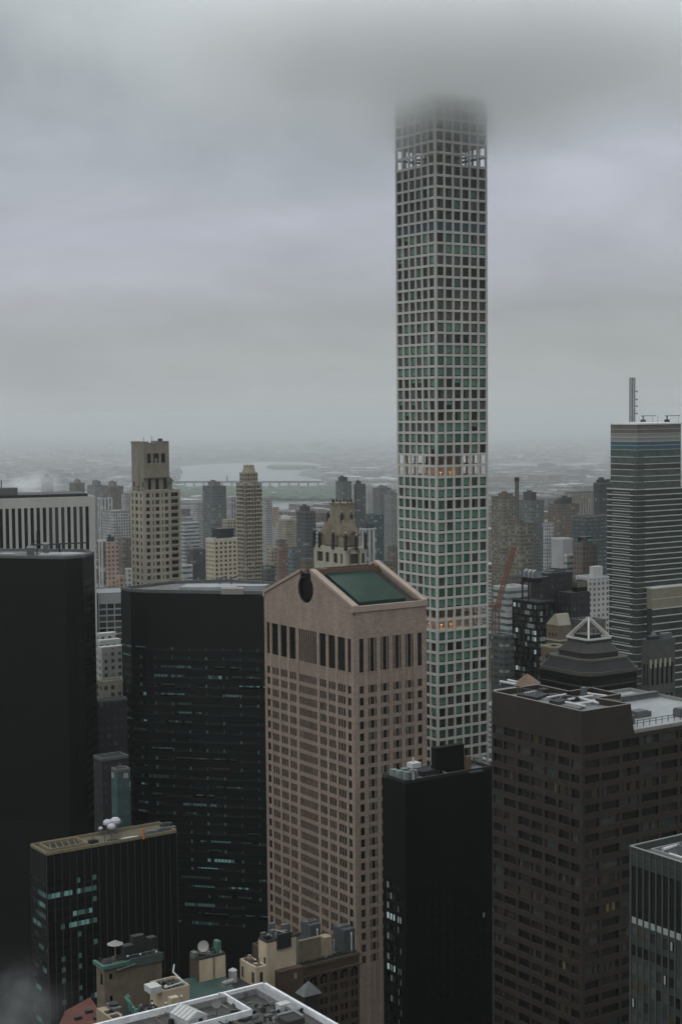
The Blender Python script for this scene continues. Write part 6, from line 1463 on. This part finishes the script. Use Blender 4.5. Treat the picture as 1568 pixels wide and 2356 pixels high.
q = rb(640, 2322); mb = MB(); mb.box((q[0]-.2, q[1]-1.2, zz), (q[0]+3, q[1]+1, zz+1.9)); B.part('roof_box', mb, m_white)
# gabled white skylight shed
p = onz(434, 2352, zr-1.5); r_ = thing('skylight_shed', 'small white gabled skylight shed on the white edged roof', 'shed', (p.x, p.y, zr-1.55), R(GA+8))
mb = MB(); w3, l3, h3 = 2.9, 7.5, 2.3
mb.box((-w3, -l3/2, 0), (w3, l3/2, h3)); mb.build('wall', m_white, r_)
mb = MB(); mb.v += [(-w3-.2, -l3/2-.2, h3), (w3+.2, -l3/2-.2, h3), (0, -l3/2-.2, h3+1.5), (-w3-.2, l3/2+.2, h3), (w3+.2, l3/2+.2, h3), (0, l3/2+.2, h3+1.5)]
for f in ((0, 1, 2), (5, 4, 3), (0, 2, 5, 3), (1, 4, 5, 2)): mb.f.append(f); mb.m.append(0)
mb.build('roof', mat('ribbed_pale_roof', (.42, .42, .41), var=.15, scale=1.5), r_)
for i in range(6): mb = MB(); y = -l3/2+i*l3/5; mb.bar((-w3-.2, y, h3+.08), (0, y, h3+1.58), .07, n=4); mb.build('roof_rib', m_slab, r_)
mb = MB(); mb.box((w3*.1, -l3/2-.06, 0), (w3*.5, -l3/2-.01, 1.9)); mb.build('door', m_metal_d, r_)
p = onz(499, 2338, zr-1.5); r_ = thing('rooftop_dish', 'round grey dish on a post beside the inner white kerb', 'dish', (p.x, p.y, zr-1.55))
mb = MB(); mb.bar((0, 0, 0), (0, 0, 3.4), .12); mb.build('post', m_metal, r_); mb = MB(); mb.v.append((0, -.5, 3.6))
for i in range(20): mb.v.append((1.25*math.cos(i*math.pi/10), -.75, 3.6+1.25*math.sin(i*math.pi/10)))
for i in range(20): mb.f.append((0, 1+i, 1+(i+1) % 20)); mb.m.append(0)
mb.build('reflector', m_slab, r_)
for (x_, y_, h_) in ((351, 2335, 2.8), (418, 2320, 3), (505, 2306, 2.2), (382, 2320, 1.2)):
    p = onz(x_, y_, zr-1.5); r_ = thing('roof_light_post', {351: 'short post light at the left end of the white parapet', 418: 'post light hanging just inside the white parapet', 505: 'post light where the inner kerb meets the white parapet', 382: 'low lamp between two posts by the white parapet'}[x_], 'light post', (p.x, p.y, zr-1.55), group='post lights on the white edged roof')
    mb = MB(); mb.bar((0, 0, 0), (0, 0, h_), .08); mb.build('post', m_metal, r_); mb = MB(); mb.ball((0, 0, h_+.2), .32); mb.build('globe', m_white, r_)
# small grey pyramid roof right of the white corner
pts, zr2, Lu2, Lv2 = corner(700, 2285, 420, x1=735, x2=684)
B = Bd('grey_hipped_pavilion', 'small grey hipped roof pavilion between the white parapet and the brown brick block', 'pavilion', pts)
mb = MB(); mb.box((0, 0, 0), (Lu2, Lv2, zr2-1)); B.part('wall', mb, m_metal_d); mb = MB(); mb.prism([(-.5, -.5), (Lu2+.5, -.5), (Lu2+.5, Lv2+.5), (-.5, Lv2+.5)], zr2-1, zr2+2.2, poly2=[(Lu2*.45, Lv2*.45), (Lu2*.55, Lv2*.45), (Lu2*.55, Lv2*.55), (Lu2*.45, Lv2*.55)]); B.part('hipped_roof', mb, m_metal)

# pipes, cables and small units cluttering the near roofs
rc_ = random.Random(5)
def clutter(B_, x0, y0, x1, y1, z, n):
    for i in range(n):
        x = rc_.uniform(x0, x1); y = rc_.uniform(y0, y1); t_ = rc_.random(); mb = MB(); m_ = rc_.choice([m_metal, m_metal_d, m_metal_d, m_slab, m_bricky, m_darkroof])
        if t_ < .35:
            l_ = rc_.uniform(1.5, 5); v_2 = rc_.random() < .5; e = (min(x+l_, x1), y) if v_2 else (x, min(y+l_, y1)); h = rc_.uniform(.25, .9)
            mb.bar((x, y, z+h), (*e, z+h), rc_.uniform(.08, .22)); mb.bar((x, y, z), (x, y, z+h), .1, n=4); mb.bar((*e, z), (*e, z+h), .1, n=4); B_.part('roof_pipe', mb, m_)
        elif t_ < .6:
            mb.cone((x, y), .3, .3, z, z+rc_.uniform(.6, 1.6), n=8); B_.part('vent', mb, m_)
        else:
            a_ = rc_.uniform(.4, 1.4); b_2 = rc_.uniform(.3, 1); h = rc_.uniform(.4, 1.5); mb.box((x, y, z), (min(x+a_, x1), min(y+b_2, y1), z+h)); mb.box((x+a_*.1, y+b_2*.1, z+h), (x+a_*.6, y+b_2*.7, z+h*1.2)); B_.part('roof_unit', mb, m_)
for nm_, n_, zo, mg in (('tall_cream_block', 14, -.45, .5), ('small_cream_block', 12, -.4, .5), ('cream_penthouse', 14, -.4, .4), ('copper_corniced_block', 30, -.25, .5), ('low_cream_wing', 18, -.4, .5), ('cream_shopfront_wing', 14, -.25, .4), ('black_brick_tower', 30, -.85, 1.2), ('brown_brick_block', 26, -.75, 2.6)):
    for B_ in ALLB:
        if B_.root.name == nm_:
            xs = [p[0] for p in B_.pts]; ys = [p[1] for p in B_.pts]
            clutter(B_, min(xs)+mg, min(ys)+mg, max(xs)-mg, max(ys)-mg, B_.ztop+zo, n_)
q_ = [B_ for B_ in ALLB if B_.root.name == 'white_edged_roof_building'][0]
xs = [p[0] for p in q_.pts]; ys = [p[1] for p in q_.pts]; clutter(q_, max(xs)-40, max(ys)-24, max(xs)-1.5, max(ys)-1.5, q_.ztop-1.5, 46)
# ------------------------------------------------------------------ orange tower crane
p = at(1143, 1475, 830); r_ = thing('tower_crane', 'orange tower crane beside the right edge of the white grid tower', 'crane', (p.x, p.y, 0))
zb_ = zat(1137, 1400, (p.x, p.y)); m_or = mat('crane_orange', (.19, .09, .05), var=.15)
def lattice(a, b, w_, nseg, m_, nm, par):
    mb = MB(); a = Vector(a); b = Vector(b); d = (b-a).normalized(); q = d.to_track_quat('Z', 'Y'); cs = [q @ Vector((x*w_, y*w_, 0)) for x, y in ((-1, -1), (1, -1), (1, 1), (-1, 1))]
    for c_2 in cs: mb.bar(a+c_2, b+c_2, w_*.28, n=4)
    for i in range(nseg):
        s0 = a.lerp(b, i/nseg); s1 = a.lerp(b, (i+1)/nseg)
        for j in range(4): mb.bar(s0+cs[j], s1+cs[(j+1) % 4], w_*.2, n=4)
    return mb.build(nm, m_, par)
lattice((0, 0, 0), (0, 0, zb_), 1.1, 40, m_or, 'mast', r_)
q1 = at(1174, 1252, 850); lattice((0, 0, zb_+1), (q1.x-p.x, 3, q1.z), .9, 20, m_or, 'jib', r_)
mb = MB(); mb.box((-1.8, -1.5, zb_), (2, 1.5, zb_+2.6)); mb.build('cab', m_or, r_); mb = MB(); mb.box((-6, -1, zb_+1), (-1.8, 1, zb_+2.2)); mb.build('counter_jib', m_or, r_)

# ------------------------------------------------------------------ ordinary blocks filling the districts between
GR = {'pale_grey': 'grey', 'tan': 'tan', 'brown': 'brown', 'brick': 'red brick', 'white': 'white', 'grey': 'dull grey', 'dark2': 'dark', 'speck': 'mottled', 'bands': 'banded', 'pink': 'pink brown'}
keys = list(GR); cnt = 0; tries = 0; r3 = random.Random(21); placed = []
while cnt < 285 and tries < 40000:
    tries += 1
    D = 620*((3300/620)**(r3.random()**.75)); px = r3.uniform(-160, 1730); x = (px-CX)/F*D
    a = r3.uniform(16, 34)*(1 if D < 2000 else 1.15); b = a*r3.uniform(.7, 1.9); rad = math.hypot(a, b)*.5
    if any((x-ux)**2+(D-uy)**2 < (ur+rad+2)**2 for ux, uy, ur in USED): continue
    if any((x-ux)**2+(D-uy)**2 < ((ur+rad)*.8)**2 for ux, uy, ur in placed): continue
    h = r3.uniform(16, 52) if r3.random() < .6 else r3.uniform(50, 120)
    yl = r3.choice([1210, 1235, 1260, 1290, 1330])
    if D > 2300: yl = r3.choice([1165, 1180, 1200])
    h = min(h, 259-(yl-942)*D/F)
    if D < 1000: h = min(h, 60)
    if h < 12: continue
    if 900 < D < 3300 and proj((x, D, h))[1] < 1160 : continue
    X, Y = proj((x, D, 0))
    if 1148 < Y < 1185 and 520 < X < 905: continue
    placed.append((x, D, rad)); cnt += 1; k = r3.choice(keys if D > 900 else ['brown', 'dark2', 'grey', 'brick'])
    rt = thing('city_block', GR[k]+' city block among the packed hazy blocks beyond the towers', 'building', (x, D, 0), R(GA), GR[k]+' blocks of the packed districts')
    mb = MB(); mb.box((-a/2, -b/2, 0), (a/2, b/2, h)); 
    if r3.random() < .4 and h > 30: s_ = r3.uniform(.55, .8); mb.box((-a/2*s_, -b/2*s_, h), (a/2*s_, b/2*s_, h+r3.uniform(5, 14))) ; 
    mb.build('wall', S_[k], rt)
    zt3 = max(v[2] for v in mb.v)
    mb = MB(); s_ = r3.uniform(.15, .3); ox = r3.uniform(-.15, .15)*a; mb.box((ox-a*s_, -b*s_*.6, zt3), (ox+a*s_, b*s_*.6, zt3+r3.uniform(2.5, 5)))
    if r3.random() < .5: q = (ox+a*s_*.4, 0); z4 = zt3+5; mb.cone(q, 1.9, 1.9, zt3+1, z4+3, n=8); mb.cone(q, 2.1, .2, z4+3, z4+4.6, n=8)
    mb.build('roof_box', r3.choice([m_metal, m_metal_d, m_slab, m_brick, m_lime]), rt)
    if r3.random() < .5: mb = MB(); mb.box((-a/2-.1, -b/2-.1, h-.1), (a/2+.1, -b/2+.4, h+1)); mb.box((-a/2-.1, -b/2+.4, h-.1), (-a/2+.4, b/2, h+1)); mb.build('parapet', r3.choice([m_white, m_slab, m_lime]), rt)

# ------------------------------------------------------------------ air: haze, low cloud, steam
def volume_mat(name, dens, col, aniso=.2, build=None):
    m = bpy.data.materials.new(name); m.use_nodes = True; t = m.node_tree; t.nodes.clear(); o = N(t, 'ShaderNodeOutputMaterial'); v = N(t, 'ShaderNodeVolumePrincipled')
    v.inputs['Color'].default_value = (*col, 1); v.inputs['Density'].default_value = dens; v.inputs['Anisotropy'].default_value = aniso; t.links.new(v.outputs[0], o.inputs['Volume'])
    if build: build(t, v)
    return m
HZ = 4.5e-5
mb = MB(); mb.box((-14000, -200, -1), (14000, 27000, 510)); hz = mb.build('haze', volume_mat('haze_air', HZ, (.985, .985, .97), .55)); hz['kind'] = 'stuff'
mb = MB(); mb.box((-13000, 3600, 1.5), (13000, 26000, 255)); fg = mb.build('distant_mist', volume_mat('mist_air', 2.1e-4, (.93, .945, .945), .6)); fg['kind'] = 'stuff'
tp = at(1030, 300, 670)
def cloudb(t, v):
    g = N(t, 'ShaderNodeNewGeometry')
    n = N(t, 'ShaderNodeTexNoise'); n.inputs['Scale'].default_value = .022; n.inputs['Detail'].default_value = 4; t.links.new(g.outputs['Position'], n.inputs['Vector'])
    sub_ = N(t, 'ShaderNodeVectorMath', operation='SUBTRACT'); sub_.inputs[1].default_value = (tp.x, tp.y, CZ); t.links.new(g.outputs['Position'], sub_.inputs[0])
    sc_ = N(t, 'ShaderNodeVectorMath', operation='MULTIPLY'); sc_.inputs[1].default_value = (1/CR[0], 1/CR[1], 1/CR[2]); t.links.new(sub_.outputs[0], sc_.inputs[0])
    ln = N(t, 'ShaderNodeVectorMath', operation='LENGTH'); t.links.new(sc_.outputs[0], ln.inputs[0])
    ad_ = N(t, 'ShaderNodeMath', operation='MULTIPLY_ADD'); ad_.inputs[1].default_value = -.55; t.links.new(n.outputs['Fac'], ad_.inputs[0]); t.links.new(ln.outputs['Value'], ad_.inputs[2])
    fr = N(t, 'ShaderNodeMapRange', interpolation_type='SMOOTHSTEP'); fr.inputs[1].default_value = -.1; fr.inputs[2].default_value = .72; fr.inputs[3].default_value = 1; fr.inputs[4].default_value = 0; t.links.new(ad_.outputs[0], fr.inputs[0])
    pw = N(t, 'ShaderNodeMath', operation='POWER'); pw.inputs[1].default_value = 2.2; t.links.new(fr.outputs[0], pw.inputs[0])
    m2 = N(t, 'ShaderNodeMath', operation='MULTIPLY'); m2.inputs[1].default_value = .25; t.links.new(pw.outputs[0], m2.inputs[0]); t.links.new(m2.outputs[0], v.inputs['Density'])
CZ = 418; CR = (265, 50, 70); tp.y -= 16
mb = MB(); mb.box((tp.x-CR[0], tp.y-CR[1], CZ-CR[2]), (tp.x+CR[0], tp.y+CR[1], CZ+CR[2])); c_l = mb.build('low_cloud', volume_mat('cloud_vapour', .05, (.998, .998, .997), .8, cloudb)); c_l['kind'] = 'stuff'
def steam(px, py, D, sx, sy, sz, dens):
    p = at(px, py, D)
    def bld(t, v):
        g = N(t, 'ShaderNodeTexCoord'); ln = N(t, 'ShaderNodeVectorMath', operation='LENGTH'); sc_ = N(t, 'ShaderNodeVectorMath', operation='MULTIPLY'); sc_.inputs[1].default_value = (1/sx, 1/sy, 1/sz)
        t.links.new(g.outputs['Object'], sc_.inputs[0]); t.links.new(sc_.outputs[0], ln.inputs[0])
        fr = N(t, 'ShaderNodeMapRange', interpolation_type='SMOOTHSTEP'); fr.inputs[1].default_value = .1; fr.inputs[2].default_value = 1; fr.inputs[3].default_value = 1; fr.inputs[4].default_value = 0; t.links.new(ln.outputs['Value'], fr.inputs[0])
        n = N(t, 'ShaderNodeTexNoise'); n.inputs['Scale'].default_value = 2.6/sx; n.inputs['Detail'].default_value = 4; t.links.new(g.outputs['Object'], n.inputs['Vector'])
        nr_ = N(t, 'ShaderNodeMapRange'); nr_.inputs[1].default_value = .38; nr_.inputs[2].default_value = .7; t.links.new(n.outputs['Fac'], nr_.inputs[0])
        m1 = N(t, 'ShaderNodeMath', operation='MULTIPLY'); t.links.new(fr.outputs[0], m1.inputs[0]); t.links.new(nr_.outputs[0], m1.inputs[1])
        m2 = N(t, 'ShaderNodeMath', operation='MULTIPLY'); m2.inputs[1].default_value = dens; t.links.new(m1.outputs[0], m2.inputs[0]); t.links.new(m2.outputs[0], v.inputs['Density'])
    mb = MB(); mb.ball((0, 0, 0), 1, n=16); mb.v = [(x*sx, y*sy, z*sz) for x, y, z in mb.v]
    o = mb.build('steam', volume_mat('steam_vapour', .02, (.97, .98, .98), .3, bld), loc=p); o['kind'] = 'stuff'
steam(75, 1112, 900, 24, 16, 10, .11); steam(40, 1122, 880, 20, 14, 8, .08)
steam(20, 2330, 440, 24, 14, 22, .022); steam(48, 2300, 450, 12, 9, 17, .022)
